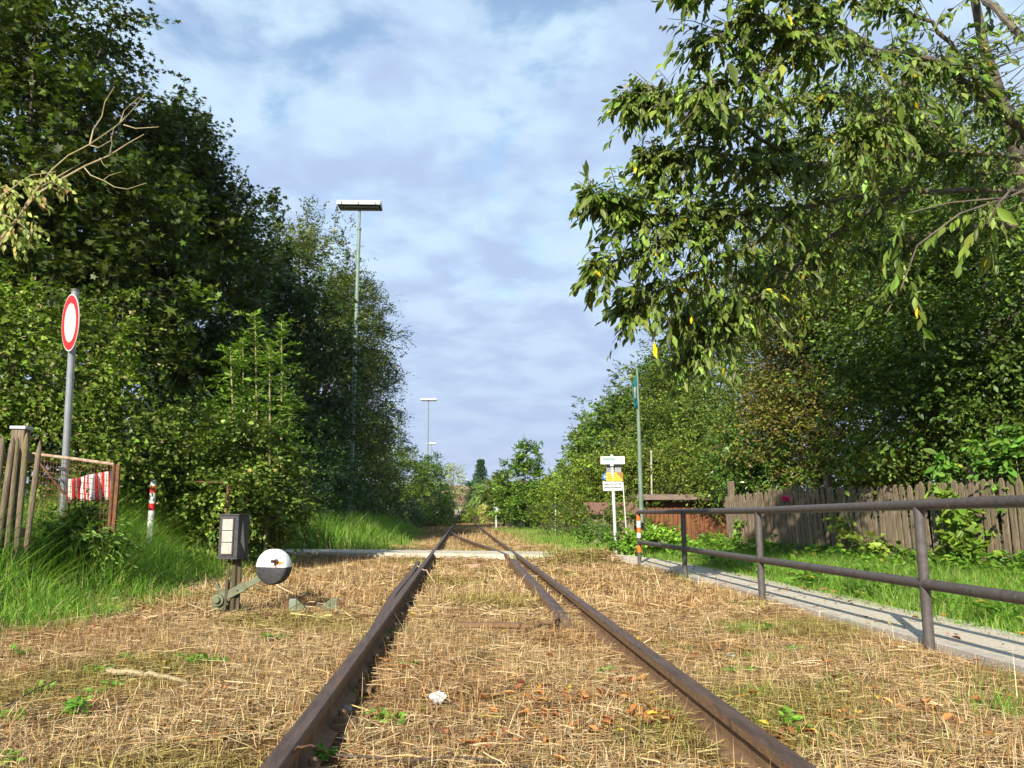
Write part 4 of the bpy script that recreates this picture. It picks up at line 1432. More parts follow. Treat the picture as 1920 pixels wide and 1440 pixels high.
def signpost():
    from mathutils import Matrix
    Z = 15.0
    b = pt(1153, 1015, Z)
    top = pt(1147, 852, Z)
    bz = float(H(b[0], b[1]))
    t = thing('signpost', (b[0], b[1], bz), 'leaning white signpost with stacked direction and notice boards left of the handrail', 'signpost')
    m = MB()
    m.tube([(b[0] + .02, b[1], bz - .1), tuple(top)], 0.03, 14)
    m.tube([tuple(top - np.array([0, 0, .22])), tuple(top - np.array([0, 0, .12]))], 0.038, 14)
    m.build('pole', mat('pale_pole', (0.62, 0.62, 0.60), (0.5, 0.5, 0.48), 0.5, 6), t, smooth=True)
    sc = Z / FPX
    fw = nrm(np.array([-Fv[0] - 0.10, -Fv[1], 0]))    # signs face the camera side
    rt = np.array([-fw[1], fw[0], 0])
    if rt @ Rv < 0: rt = -rt

    def plate(x0, y0, x1, y1, name, m_, outline=None, off=0.04, tilt=0.0):
        c = pt((x0 + x1) / 2, (y0 + y1) / 2, Z)
        w, h = (x1 - x0) * sc, (y1 - y0) * sc
        up = nrm(np.array([0, 0, 1.]) + rt * tilt)
        r2 = nrm(rt - up * (rt @ up))
        ol = outline or [(-w / 2, -h / 2), (w / 2, -h / 2), (w / 2, h / 2), (-w / 2, h / 2)]
        mb = MB()
        c = c + fw * off
        mb.prism(ol, c, c + fw * 0.004, r2, up)
        o = mb.build(name, m_, t)
        return o, c, r2, up, w, h

    def letters(par, c, r2, up, s, size, x, y, m_, off=0.008, bold=True):
        me = text_mesh(s, size, 'LEFT', bold)
        M = Matrix(((r2[0], up[0], fw[0], c[0] + fw[0] * off + r2[0] * x + up[0] * y),
                    (r2[1], up[1], fw[1], c[1] + fw[1] * off + r2[1] * x + up[1] * y),
                    (r2[2], up[2], fw[2], c[2] + fw[2] * off + r2[2] * x + up[2] * y), (0, 0, 0, 1)))
        me.transform(M)
        link('lettering', me, m_, par)

    # top white board
    o, c, r2, up, w, h = plate(1126, 856, 1171, 870.5, 'direction_board', M_WHITE, tilt=0.0)
    letters(o, c, r2, up, 'Stadtmitte', 0.052, -w / 2 + .045, 0.01, M_TEAL)
    mb = MB()
    a = c + fw * 0.0065 + r2 * (w / 2 - .09) + up * .028
    mb.bar(a, a + r2 * .05, 0.001, 0.012, up=fw)
    tipv = a + r2 * .055
    mb.prism([(-.018, .022), (0.006, 0), (-.018, -.022), (-.006, 0)], tipv, tipv + fw * .001, r2, up)
    tri = c + fw * 0.0065 + r2 * (w / 2 - .06) - up * .035
    mb.prism([(-.02, -.018), (-.008, -.018), (0, -.004), (.008, -.018), (.02, -.018), (0, .02)], tri, tri + fw * .001, r2, up)
    mb.build('arrow_symbol', M_TEAL, o)
    fr = MB()
    for x0_, x1_, y0_, y1_ in ((-w / 2 + .012, -w / 2 + .018, -h / 2 + .01, h / 2 - .01),):
        cc_ = c + fw * 0.006 + r2 * ((x0_ + x1_) / 2)
        fr.box(cc_, (x1_ - x0_, .002, y1_ - y0_), ax=[r2, fw, up])
    fr.build('border_line', M_GREY, o)
    # grey back of a side board
    plate(1137, 871, 1164, 886, 'grey_board', M_GREY, off=-0.04)
    o2, c2, r22, up2, w2, h2 = plate(1150, 871, 1164.5, 885.5, 'glass_case', mat('dull_grey', (0.34, 0.33, 0.32), (0.24, 0.24, 0.24), 0.4, 9), off=-0.03)
    # yellow hiking board
    o, c, r2, up, w, h = plate(1136, 886.5, 1168, 901.5, 'yellow_board', M_YELLOW)
    mb = MB()
    mb.prism([(0.03, h / 2 - .001), (w / 2, h / 2 - .001), (w / 2, -h / 2 + .001)], c + fw * .0045, c + fw * .0055, r2, up)
    mb.build('brown_corner', mat('dark_gold', (0.28, 0.15, 0.01), (0.24, 0.13, 0.01), 0.5, 5), o)
    mb = MB()
    for k_, yy in enumerate((.035, 0, -.035)):
        for q in range(5 - (k_ == 1)):
            mb.box(c + fw * .0062 + r2 * (-w / 2 + .035 + q * .018) + up * yy, (.013, .0012, .012 + .005 * (q % 2)), ax=[r2, fw, up])
        for q in range(3):
            mb.box(c + fw * .0062 + r2 * (-.01 + q * .018 + .02 * k_) + up * yy, (.012, .0012, .012), ax=[r2, fw, up])
    mb.build('lettering', mat('brown_print', (0.16, 0.09, 0.02), (0.14, 0.08, 0.02), 0.5, 5), o)
    o, c, r2, up, w, h = plate(1131, 888, 1136, 900, 'blue_tab', M_BLUE, outline=[(-.05, 0), (-.01, .06), (.025, .07), (.025, -.07), (-.01, -.06)])
    mb = MB()
    mb.box(c + fw * .006 + r2 * .004, (.022, .002, .045), ax=[r2, fw, up])
    mb.build('white_mark', M_WHITE, o)
    # white notice
    o, c, r2, up, w, h = plate(1130.5, 902, 1166.5, 920, 'notice_board', M_WHITE, tilt=-0.02)
    letters(o, c, r2, up, 'Dieser Weg wird nicht', 0.0355, -w / 2 + .018, 0.022, M_INK)
    letters(o, c, r2, up, 'geräumt und gestreut!', 0.0355, -w / 2 + .018, -0.040, M_INK)
    # green sticker
    s0 = b + (top - b) * ((1015 - 940) / 163) 
    mb = MB()
    mb.tube([tuple(s0 - np.array([0, 0, .05])), tuple(s0 + np.array([0, 0, .05]))], 0.032, 14)
    mb.build('sticker', mat('green_sticker', (0.05, 0.40, 0.22), (0.3, 0.5, 0.4), 0.5, 30), t, smooth=True)


signpost()

# small poles near the signpost and at the end of the track
def simple_pole(name, label, px0, py0, px1, py1, Z, r, m_, cat='pole', cap=None):
    b = pt(px0, py0, Z)
    t = thing(name, tuple(b), label, cat)
    mb = MB()
    e = pt(px1, py1, Z)
    b2 = b.copy()
    b2[2] = min(b[2], float(H(b[0], b[1])) - .05)
    mb.tube([tuple(b2), tuple(e)], r, 8)
    mb.build('shaft', m_, t, smooth=True)
    mb = MB()
    mb.tube([tuple(e), tuple(e + np.array([0, 0, r * 1.2]))], r * 1.25, 8)
    mb.build('cap', cap or m_, t)
    return t


simple_pole('thin_stake', 'thin white stake leaning just right of the signpost', 1176, 985, 1168, 905, 17.5, 0.014, M_WHITE, 'stake')
simple_pole('wooden_stake', 'short dull wooden stake left of the signpost in the hedge', 1132, 985, 1131, 950, 20, 0.02, M_WOODGREY, 'stake')
simple_pole('marker_post', 'short white and teal post in the bushes right of the pyramid tree', 1041, 966, 1042, 948, 31.5, 0.025, M_WHITE, 'post', M_TEAL)


def far_signal():
    Z = 43
    b = pt(930.5, 980, Z)
    t = thing('track_signal', (b[0], b[1], 0), 'small white post with a slanted board at the far right of the track', 'signal post')
    mb = MB()
    mb.tube([(b[0], b[1], -.05), tuple(pt(930.5, 956, Z))], 0.05, 8)
    mb.build('post', M_WHITE, t, smooth=True)
    c = pt(929, 953, Z)
    mb = MB()
    up = nrm(np.array([0, 0, 1.]) - Rv * .45)
    mb.prism([(-.14, -.22), (.14, -.22), (.17, .05), (.05, .25), (-.1, .25), (-.17, .02)], c, c - Fv * .03, nrm(np.cross(up, Fv) * -1), up)
    mb.build('board', M_WHITE, t)


far_signal()


# small tiled hut roof behind signpost
def tiled_hut():
    Z = 23
    c = pt(1150, 952, Z)
    t = thing('garden_hut', (c[0], c[1], float(H(c[0], c[1]))), 'low garden hut with clay tile roof behind the signpost', 'hut')
    m = MB()
    m.box((c[0], c[1] + .6, 0.2), (1.2, 1.1, 1.2))
    m.build('wall', M_WOODGREY, t)
    m = MB()
    for i in range(7):
        for j in range(18):
            q = np.array([c[0] - .72 + j * .085, c[1] - .15 + i * .11, 0.86 + i * .045])
            m.box(q, (.075, .14, .02), ax=[np.array([1., 0, 0]), nrm(np.array([0, 1., .4])), nrm(np.array([0, -.4, 1.]))])
    m.build('tiled_roof', M_TILE, t)


tiled_hut()


# ------------------------------------------------------------------ lamps
def lamp():
    """mast with a long white box lamp on top; drawn once at the origin"""
    t = thing('lamp_post', (0, 0, 0), 'nearest and tallest-looking lamp post with long white box lamp, in front of the left trees', 'lamp post', 'railway yard lamp posts')
    m = MB()
    m.tube([(0, 0, -.2), (0, 0, 6), (0, 0, 11.35)], [0.085, 0.075, 0.065], 14)
    m.build('mast', M_GREENPOLE, t, smooth=True)
    m = MB()
    m.tube([(0, 0, 11.33), (0, 0, 11.42)], 0.085, 14)
    m.build('collar', M_GREENPOLE, t, smooth=True)
    m = MB()
    m.tube([(0, 0, 11.4), (0, 0, 12.22)], 0.045, 12)
    m.build('upper_tube', M_GREENPOLE, t, smooth=True)
    m = MB()
    prof = [(-.34, 0), (-.34, .12), (-.22, .21), (.22, .21), (.34, .12), (.34, 0), (.30, 0), (.30, .03), (-.30, .03), (-.30, 0)]
    m.prism(prof, (-.81, 0, 12.22), (.81, 0, 12.22), (0, 1, 0), (0, 0, 1))
    m.build('lamp_housing', M_WHITE, t, bevel=0.012)
    m = MB()
    m.box((0, 0, 12.24), (1.56, .58, .02))
    m.build('reflector', M_BLACK, t)
    for y in (-.12, .12):
        m = MB()
        m.tube([(-.72, y, 12.21), (.72, y, 12.21)], 0.03, 10)
        m.build('fluorescent_tube', M_PLASTIC, t, smooth=True)
    for x in (-.62, 0, .62):
        m = MB()
        m.box((x, -.352, 12.27), (.03, .02, .12))
        m.build('clip', M_BLACK, t)
    return t


def dup(t, loc, label):
    c = t.copy()
    COL.objects.link(c)
    c.location = loc
    c['label'] = label
    for ch in list(t.children):
        d = ch.copy()
        COL.objects.link(d)
        d.parent = c
        for g in list(ch.children):
            e = g.copy()
            COL.objects.link(e)
            e.parent = d
    return c


lp = lamp()
for o_ in lp.children: o_.matrix_parent_inverse.identity()
l1 = pt(657, 940, 28.4)
lp.location = (l1[0], l1[1], 0)
lp.rotation_euler = (0, 0, R(-2))
l2 = pt(800.5, 940, 80)
dup(lp, (l2[0], l2[1], 0), 'second lamp post along the track, smaller, standing against open sky')
l3 = pt(807, 940, 131)
dup(lp, (l3[0], l3[1], 0), 'farthest and smallest lamp post, its lamp half behind the second pole')


# ------------------------------------------------------------------ switch stand
def switch_stand():
    Z = 6.75
    b = pt(428, 1150, Z)
    t = thing('switch_stand', (b[0], b[1], 0), 'old railway switch stand with square lantern and black and white round weight', 'switch stand')
    zf = lambda py: pt(0, py, Z)[2]
    P = lambda px, py, dz=0: pt(px, py, Z + dz)
    up = np.array([0, 0, 1.])
    # lantern turned a little so its right side shows
    ang = R(8)
    fr = nrm(np.array([-Fv[0], -Fv[1], 0]))
    rt = Rv
    f2 = fr * math.cos(ang) + rt * math.sin(-ang)
    r2 = nrm(np.cross(up, f2))
    if r2 @ Rv < 0: r2 = -r2
    top, bot = zf(966), zf(1046)
    hh = top - bot
    W, Dp = 0.172, 0.20
    cf = P(428, 1006)
    cf[2] = (top + bot) / 2
    cen = cf - f2 * Dp / 2
    m = MB()
    m.box(cen, (W, Dp, hh), ax=[r2, f2, up])
    body = m.build('lantern', M_BLACK, t, bevel=0.006)
    m = MB()
    gx = -0.004
    m.box(cf + f2 * .004 + r2 * gx, (.108, .012, hh * .88), ax=[r2, f2, up])
    m.build('window_frame', mat('dark_brown_metal', (0.05, 0.04, 0.035), (0.09, 0.06, 0.05), 0.5, 20), body, bevel=0.003)
    for k in range(3):
        m = MB()
        m.box(cf + f2 * .012 + r2 * gx + up * (hh * .275 * (1 - k)), (.094, .008, hh * .26), ax=[r2, f2, up])
        m.build('glass_pane', M_GLASS, body, bevel=0.004)
    m = MB()
    side = cen + r2 * (W / 2 + .0015)
    m.prism([(-.03, -hh * .36), (.055, -hh * .12), (.03, hh * .36)], side, side + r2 * .004, f2, up)
    m.build('side_arrow', M_GLASS, body)
    for sg in (1, -1):
        m = MB()
        m.box(cen + up * sg * (hh / 2 + .004), (W + .012, Dp + .012, .012), ax=[r2, f2, up])
        m.build('rim', M_BLACK, body, bevel=0.003)
    # post of several bars under the lantern
    m = MB()
    pb = cen.copy()
    m.tube([(pb[0] + .02, pb[1], -.05), (pb[0] + .02, pb[1], bot)], 0.020, 10)
    m.bar((pb[0] - .035, pb[1] - .04, 0), (pb[0] - .02, pb[1] - .03, bot), 0.02, 0.012, up=(0, 1, 0))
    m.bar((pb[0] + .055, pb[1] + .02, 0), (pb[0] + .055, pb[1] + .02, bot), 0.03, 0.03, up=(0, 1, 0))
    m.build('post', mat('dark_olive_iron', (0.07, 0.07, 0.04), (0.10, 0.06, 0.035), 0.8, 22, 0.4), t, smooth=False)
    # bearing base with forked ears
    m = MB()
    y_ax = fr
    def plate(poly, thick, off, mm):
        pts = [P(x, y) + fr * off for x, y in poly]
        n = len(pts)
        vs = pts + [q + fr * thick for q in pts]
        mm.add(vs, [tuple(range(n))[::-1], tuple(range(n, 2 * n))] + [(i, (i + 1) % n, n + (i + 1) % n, n + i) for i in range(n)])
    plate([(404, 1118), (420, 1116), (430, 1133), (414, 1146), (407, 1158), (390, 1160), (398, 1140)], 0.05, -.02, m)
    plate([(401, 1095), (407, 1094), (411, 1103), (420, 1104), (424, 1088), (430, 1086), (428, 1112), (410, 1118)], 0.03, -.04, m)
    plate([(420, 1130), (436, 1120), (446, 1142), (438, 1160), (412, 1160)], 0.04, -.12, m)
    m.build('bearing', M_OLIVE, t, bevel=0.004)
    m = MB()
    piv = P(411, 1124) + fr * .03
    m.lathe(piv, [(.050, 0), (.050, .02), (.030, .021), (.028, .04), (.022, .046)], axis=fr, n=20)
    m.build('pivot_bolt', M_OLIVE, t, smooth=True)
    # lever
    m = MB()
    a, c = P(411, 1124) + fr * .01, P(505, 1074) - fr * .085
    ldir = nrm(c - a)
    m.bar(a, a + ldir * 0.24, 0.048, 0.068, up=np.cross(ldir, fr))
    m.bar(a + ldir * .2, c, 0.036, 0.054, up=np.cross(ldir, fr))
    m.box(a + ldir * .215, (.03, .058, .078), ax=[ldir, fr, np.cross(ldir, fr)])
    m.lathe(a + ldir * .17 + fr * .02, [(.010, 0), (.010, .012), (.006, .014)], axis=fr, n=10)
    lev = m.build('lever', M_OLIVE, t, bevel=0.004)
    # weight disc: one round body, upper half white, lower half black
    dn = nrm(fr + rt * -0.32 + up * 0.02)
    cw = P(509, 1063) - dn * 0.03
    r = 0.148
    m = MB()
    m.lathe(cw, [(r * .80, -.075), (r * .95, -.06), (r, -.035), (r, .03), (r * .97, .042), (r * .90, .050), (0.001, .058)], axis=dn, n=64)
    wgt = m.build('weight', mat('weight_white', (0.80, 0.80, 0.76), (0.74, 0.74, 0.70), 0.55, 9, 0.05, extra=((0.50, 0.22, 0.03), 16, 0.67)), t, smooth=True)
    wgt.data.materials.append(M_BLACK)
    for p in wgt.data.polygons:
        q = (wgt.matrix_parent_inverse.inverted() if False else None)
        if p.center.z < cw[2] - 0.001: p.material_index = 1
    # keep the halves cleanly parted
    bm = bmesh.new()
    bm.from_mesh(wgt.data)
    bmesh.ops.bisect_plane(bm, geom=bm.verts[:] + bm.edges[:] + bm.faces[:], plane_co=Vector((0, 0, float(cw[2]) - 0.0)), plane_no=Vector((0.0, 0.0, 1.0)))
    for f_ in bm.faces:
        f_.material_index = 1 if f_.calc_center_median().z < cw[2] else 0
        f_.smooth = True
    bm.to_mesh(wgt.data)
    bm.free()
    m = MB()
    rs = P(522, 1062) + fr * .055
    blobp = [(0.045 * (1 + .35 * math.sin(k * 2.3)) * math.cos(k * math.pi / 7), 0.022 * (1 + .3 * math.cos(k * 1.7)) * math.sin(k * math.pi / 7)) for k in range(14)]
    m.build('', None) if False else None
    bolt = MB()
    bc = P(521, 1052) + fr * .035
    bolt.tube([tuple(bc), tuple(bc + dn * .05 + rt * -.015)], 0.013, 12)
    bolt.lathe(bc + dn * .004, [(.022, 0), (.022, .012), (.012, .014)], axis=dn, n=6)
    bolt.build('clamp_bolt', mat('dark_rust', (0.12, 0.055, 0.03), (0.07, 0.035, 0.025), 0.8, 30), wgt)
    # rust stain below the bolt, a thin flake standing on the paint
    st = MB()
    sc_ = cw + dn * 0.0565
    u_, w_ = nrm(rt - dn * (rt @ dn)), np.cross(dn, nrm(rt - dn * (rt @ dn)))
    if w_[2] < 0: w_ = -w_
    ol = []
    for k in range(18):
        an = 2 * math.pi * k / 18
        rr_ = 1 + .35 * math.sin(3 * an + 1) + .18 * math.sin(7 * an)
        ol.append((.058 + .054 * rr_ * math.cos(an), .030 + .027 * rr_ * math.sin(an)))
    st.prism(ol, sc_ - dn * .006, sc_ - dn * .0015, u_, w_)
    st.build('rust_stain', mat('orange_rust', (0.62, 0.30, 0.04), (0.40, 0.16, 0.03), 0.8, 40, extra=((0.75, 0.7, 0.6), 35, 0.56)), wgt)


switch_stand()


def ground_bracket(px, py, label, mirror=1):
    c = gp(px, py, 0.0)
    t = thing('track_bracket', (c[0], c[1], 0), label, 'iron bracket', 'iron brackets in the straw by the switch stand')
    m = MB()
    m.box((c[0] - .02 * mirror, c[1], .05), (.065, .05, .13), rz=.1)
    m.build('upright', M_LGREEN if mirror > 0 else M_OLIVE, t, bevel=0.012)
    m = MB()
    m.prism([(0, -.02), (.11 * mirror, -.02), (.06 * mirror, .055), (0, .11)], (c[0] + .012 * mirror, c[1] + .02, 0), (c[0] + .012 * mirror, c[1] - .012, 0), (1, 0, 0), (0, 0, 1))
    m.build('gusset', M_OLIVE, t, bevel=0.004)
    m = MB()
    m.box((c[0] - .065 * mirror, c[1] + .005, .045), (.03, .04, .11), rz=.1)
    m.build('rusty_side_plate', M_RUST, t, bevel=0.004)


ground_bracket(553, 1148, 'pale green iron bracket with a triangular gusset, left one of two beside the weight', 1)
ground_bracket(622, 1147, 'olive iron bracket, right one of two, nearer the left rail', -1)
c_ = gp(505, 1163)
m = MB()
m.box((c_[0], c_[1], .02), (.10, .06, .05), rz=.2)
m.lathe((c_[0], c_[1], .043), [(.015, 0), (.015, .015), (.01, .017)], n=6)
tag(m.build('iron_plate', M_RUST, None, bevel=0.004), 'small reddish iron plate in the straw below the round weight', 'metal plate')


# ------------------------------------------------------------------ left side: picket fence, gate, board, sign, bollard
def left_fence():
    a = pt(60, 900, 7.3)
    b = pt(-190, 900, 6.6)
    a[2] = b[2] = 0
    d = nrm(b - a)
    L = np.linalg.norm(b - a)
    gz = 0.24
    t = thing('picket_fence', (a[0], a[1], gz), 'short piece of weathered fence with thick pointed pickets at the left edge', 'fence')
    nv = np.array([d[1], -d[0], 0])
    if nv[1] > 0: nv = -nv
    i = 0
    s = 0.0
    zt = pt(30, 812, 7.3)[2]
    zb = pt(30, 1035, 7.3)[2]
    while s < L:
        p = a + d * s
        w = random.uniform(.050, .062)
        h = (zt - zb) + random.uniform(-.04, .03) - (0.05 if i == 0 else 0)
        m = MB()
        # half-round picket with two bevelled ends
        n = 7
        ring = [(math.cos(k * math.pi / (n - 1)) * w / 2, math.sin(k * math.pi / (n - 1)) * w / 2.2) for k in range(n)]
        lean = R(-1 + random.uniform(-1.6, 1.6))
        up = np.array([d[0] * math.sin(lean), d[1] * math.sin(lean), math.cos(lean)])
        base = np.array([p[0], p[1], zb]) + nv * .02
        lev = [(0, .15, 0), (.06, 1, .0), (.5 * h, 1.02, 0), (h - .16, .98, 0), (h - .10, .92, 0), (h - .03, .55, 0), (h, .2, 0)]
        vs, f_ = [], []
        for hh_, sc_, _ in lev:
            for x, y in ring:
                vs.append(base + up * hh_ + d * x * sc_ + nv * y * sc_)
        k = n
        for r_ in range(len(lev) - 1):
            for q in range(n):
                q2 = (q + 1) % n
                f_.append((r_ * k + q, r_ * k + q2, (r_ + 1) * k + q2, (r_ + 1) * k + q))
        f_.append(tuple(range(n))[::-1]); f_.append(tuple((len(lev) - 1) * n + q for q in range(n)))
        m.add(vs, f_)
        m.build('picket', M_WOOD, t, smooth=True)
        s += random.uniform(.070, .082)
        i += 1
    for z in (zb + .18, zt - .22):
        m = MB()
        m.bar((a[0] + nv[0] * -.02, a[1] - nv[1] * .02, z), (b[0], b[1], z), 0.05, 0.07)
        m.build('fence_rail', M_WOODGREY, t)
    p = a - nv * .13 + d * 0.09
    m = MB()
    zc = pt(50, 806, 7.4)[2]
    m.box((p[0], p[1], zc / 2), (.12, .12, zc))
    m.build('gate_post', M_WOOD, t, bevel=0.008)
    m = MB()
    m.box((p[0], p[1], zc + .015), (.145, .145, .03))
    m.build('metal_post_cap', M_GALV, t, bevel=0.005)


left_fence()


def wire_gate():
    Z = 8.2
    a, b = pt(62, 851, Z), pt(214, 871, Z - .2)
    bz = 0.66
    t = thing('wire_gate', (a[0], a[1], bz), 'rusty wire mesh gate hanging beside the left picket fence', 'gate')
    m = MB()
    m.tube([tuple(a), tuple((a + b) / 2 + np.array([0, 0, .004])), tuple(b)], 0.017, 12)
    m.build('top_tube', mat('worn_pale_tube', (0.42, 0.33, 0.24), (0.25, 0.13, 0.08), 0.7, 18), t, smooth=True)
    m = MB()
    m.tube([tuple(b), (b[0], b[1], bz)], 0.017, 12)
    m.box((b[0] + .035, b[1] + .02, (b[2] + bz) / 2), (.035, .035, b[2] - bz))
    m.build('end_post', M_RUST, t)
    wm = MB()
    n = 26
    for i in range(1, n):
        u = i / n
        p = a + (b - a) * u
        wm.tube([tuple(p), (p[0], p[1], bz)], 0.0026, 4, cap=False)
    for j in range(1, 13):
        z = -0.055 * j
        wm.tube([tuple(a + np.array([0, -.006, z])), tuple(b + np.array([0, -.006, z]))], 0.0024, 4, cap=False)
    wm.build('wire_mesh', M_RUST, t, fix=False)
    m = MB()
    m.bar(pt(70, 862, Z - .05), pt(135, 945, Z - .1), 0.02, 0.02)
    m.build('brace', M_RUST, t)


wire_gate()


def barrier_board():
    Z = 9.0
    # sheet of red and white stripes, bent and leaning
    cols, rows = 28, 6
    vs, f_ = [], []
    for i in range(cols + 1):
        u = i / cols
        x = 122 + (213 - 122) * u
        yt = np.interp(u, [0, .08, .25, .55, 1], [890, 899, 896, 889, 882])
        yb = 940
        for j in range(rows + 1):
            v = j / rows
            vs.append(tuple(pt(x, yt + (yb - yt) * v, Z + .10 * math.sin(u * 9) * v + .05 * math.sin(u * 17 + 2))))
    for i in range(cols):
        for j in range(rows):
            q = i * (rows + 1) + j
            f_.append((q, q + 1, q + rows + 2, q + rows + 1))
    mb = MB()
    mb.add(vs, f_)
    o = mb.build('barrier_sheet', M_WHITE, None, smooth=True)
    o.data.materials.append(M_RED)
    st = [0, 1, 0, 0, 1, 1, 0, 1, 1, 0, 0, 1, 0, 1, 0, 0, 0, 1, 1, 0, 0, 1, 1, 0, 0, 1, 0, 0]
    for idx, p in enumerate(o.data.polygons):
        p.material_index = st[(idx // rows)]
    s_ = o.modifiers.new('thick', 'SOLIDIFY')
    s_.thickness = 0.004
    tag(o, 'crumpled red and white striped barrier sheet behind the wire gate', 'barrier sheet')


barrier_board()


def round_sign():
    Z = 8.4
    b = pt(116, 985, Z)
    top = pt(141, 546, Z)
    bz = float(H(b[0], b[1]))
    t = thing('traffic_sign', (b[0], b[1], bz), 'round white sign with red rim on a leaning galvanised pole', 'road sign')
    m = MB()
    dirp = nrm(top - b)
    m.tube([tuple(b - dirp * ((b[2] - bz) / dirp[2] + .1)), tuple(top)], 0.036, 18)
    m.build('pole', M_GALV, t, smooth=True)
    m = MB()
    m.tube([tuple(top), tuple(top + dirp * .025)], 0.038, 18)
    m.build('pole_cap', mat('dark_cap', (0.1, 0.1, 0.1), (0.15, 0.15, 0.15), 0.6, 5), t, smooth=True)
    c = pt(132, 605, Z - .08)
    # the plate is turned strongly away so it reads as a narrow oval
    up = dirp
    fr = nrm(np.array([-Fv[0], -Fv[1], 0]))
    view = nrm(CAM - c)
    rgt = nrm(np.cross(up, view))
    if rgt @ Rv < 0: rgt = -rgt
    th = R(75)
    n = nrm(view * math.cos(th) - rgt * math.sin(th))
    n = nrm(n - up * (n @ up))
    c = c + n * 0.0
    r = 0.30
    m = MB()
    m.lathe(c, [(r, 0), (r, .003)], axis=n, n=56)
    pl = m.build('sign_plate', M_WHITE, t)
    def ringm(r0, r1, h, name, mm):
        q = MB()
        seg = 56
        u = nrm(np.cross(n, up)); w = up
        vs = []
        for rr in (r0, r1):
            for hh in (.0035, h):
                for k in range(seg):
                    an = 2 * math.pi * k / seg
                    vs.append(c + n * hh + rr * (math.cos(an) * u + math.sin(an) * w))
        f_ = []
        for k in range(seg):
            k2 = (k + 1) % seg
            f_ += [(seg + k, seg + k2, 3 * seg + k2, 3 * seg + k), (k, seg + k, seg + k2, k2)[::-1], (2 * seg + k, 2 * seg + k2, 3 * seg + k2, 3 * seg + k)[::-1]]
        q.add(vs, f_)
        q.build(name, mm, pl)
    ringm(0.205, 0.285, .005, 'red_rim', M_RED)
    m = MB()
    m.lathe(c - n * .004, [(r * 1.005, 0), (r * 1.005, .003)], axis=n, n=56)
    m.build('plate_back', M_GALV, t)
    for dz in (-.15, .15):
        m = MB()
        q = c + up * dz - n * .02
        m.bar(q - n * .05, q + n * .01, 0.03, 0.03)
        m.build('clamp', M_GALV, t)


round_sign()


def bollard():
    Z = 11.0
    b = pt(283, 975, Z)
    t = thing('bollard', (b[0], b[1], float(H(b[0], b[1]))), 'red and white banded bollard standing in the tall grass on the left', 'bollard')
    r = 0.042
    z1 = pt(284, 902, Z)[2]
    bands = [(M_WHITE, 902, 911), (M_RED, 911, 924.5), (M_WHITE, 924.5, 944), (M_RED, 944, 957), (M_WHITE, 957, 990)]
    for mm, y0, y1 in bands:
        za, zb = pt(284, y0, Z)[2], pt(284, y1, Z)[2]
        m = MB()
        m.tube([(b[0], b[1], zb), (b[0], b[1], za)], r, 20)
        m.build('painted_band', mm, t, smooth=True)
    m = MB()
    m.tube([(b[0], b[1], float(H(b[0], b[1])) - .05), (b[0], b[1], pt(284, 990, Z)[2])], r * .98, 20)
    m.build('foot', M_WHITE, t, smooth=True)
    m = MB()
    m.lathe((b[0], b[1], z1), [(r * .98, 0), (r * .9, .012), (r * .5, .022), (.001, .026)], n=20)
    m.build('cap', M_WHITE, t, smooth=True)


bollard()
# rusty post behind the lantern
b = pt(425, 965, 11.2)
t = thing('rusty_post', (b[0], b[1], float(H(b[0], b[1]))), 'short rusty iron post in the undergrowth behind the lantern', 'post')
m = MB()
tp = pt(425, 905, 11.2)
m.box((b[0], b[1], tp[2] / 2), (.035, .035, tp[2]))
m.build('angle_iron', M_RUST, t, bevel=0.004)
m = MB()
m.tube([tuple(pt(362, 903, 11.3)), tuple(pt(425, 905, 11.22))], 0.012, 6)
m.build('cross_wire', M_RUST, t)


# ------------------------------------------------------------------ far things
def house(label, px, py, Z, w, h, roofh, rz, dpt=9):
    c = pt(px, py, Z)
    zb = c[2] - h
    t = thing('house', (c[0], c[1], zb), label, 'house', 'far houses of the town', 0)
    ax = np.array([math.cos(rz), math.sin(rz), 0]); ay = np.array([-math.sin(rz), math.cos(rz), 0])
    m = MB()
    m.box((c[0], c[1], c[2] - h / 2), (w, dpt, h), rz=rz)
    m.build('wall', M_PLASTER, t)
    m = MB()
    o_ = np.array([c[0], c[1], c[2] + .01])
    m.prism([(-dpt / 2 - .5, 0), (dpt / 2 + .5, 0), (0, roofh)], o_ - ax * (w / 2 + .5), o_ + ax * (w / 2 + .5), ay, (0, 0, 1))
    m.build('roof', M_TILE, t)
    for k in range(3):
        m = MB()
        m.box(o_ + ax * (w * (k - 1) * .28) - ay * (dpt / 2 + .02) + np.array([0, 0, -h * .4]), (1.1, .08, 1.4), rz=rz)
        m.build('window', M_INK, t)


house('nearest far house with reddish roof seen past the end of the track', 850, 948, 260, 12, 9, 4.5, 0.6)
house('pale far house on the slope above the nearest far house', 862, 925, 620, 20, 10, 6, 0.2)
house('small pale far house left on the slope beside the willow', 846, 922, 600, 16, 9, 5, -0.3)


def hills():
    xs = np.linspace(-1500, 1700, 120)
    ys = np.linspace(1400, 3200, 16)
    X, Y = np.meshgrid(xs, ys)
    env = np.sin(np.clip((Y - 1400) / 1800, 0, 1) * math.pi) ** 0.7
    Z = -2 + env * (62 + 22 * np.sin(X / 310.) + 10 * np.sin(X / 90. + 1) + 4 * np.sin(X / 33.))
    V = np.stack([X, Y, Z], -1).reshape(-1, 3)
    nx, ny = len(xs), len(ys)
    i = (np.arange(nx - 1)[None, :] + nx * np.arange(ny - 1)[:, None]).ravel()
    F = np.stack([i, i + 1, i + nx + 1, i + nx], -1)
    o = link('hills', np_mesh('hills', V, [F], None, True), M_HILL)
    tag(o, 'low wooded hills far beyond the town', None, None, 'structure')


hills()


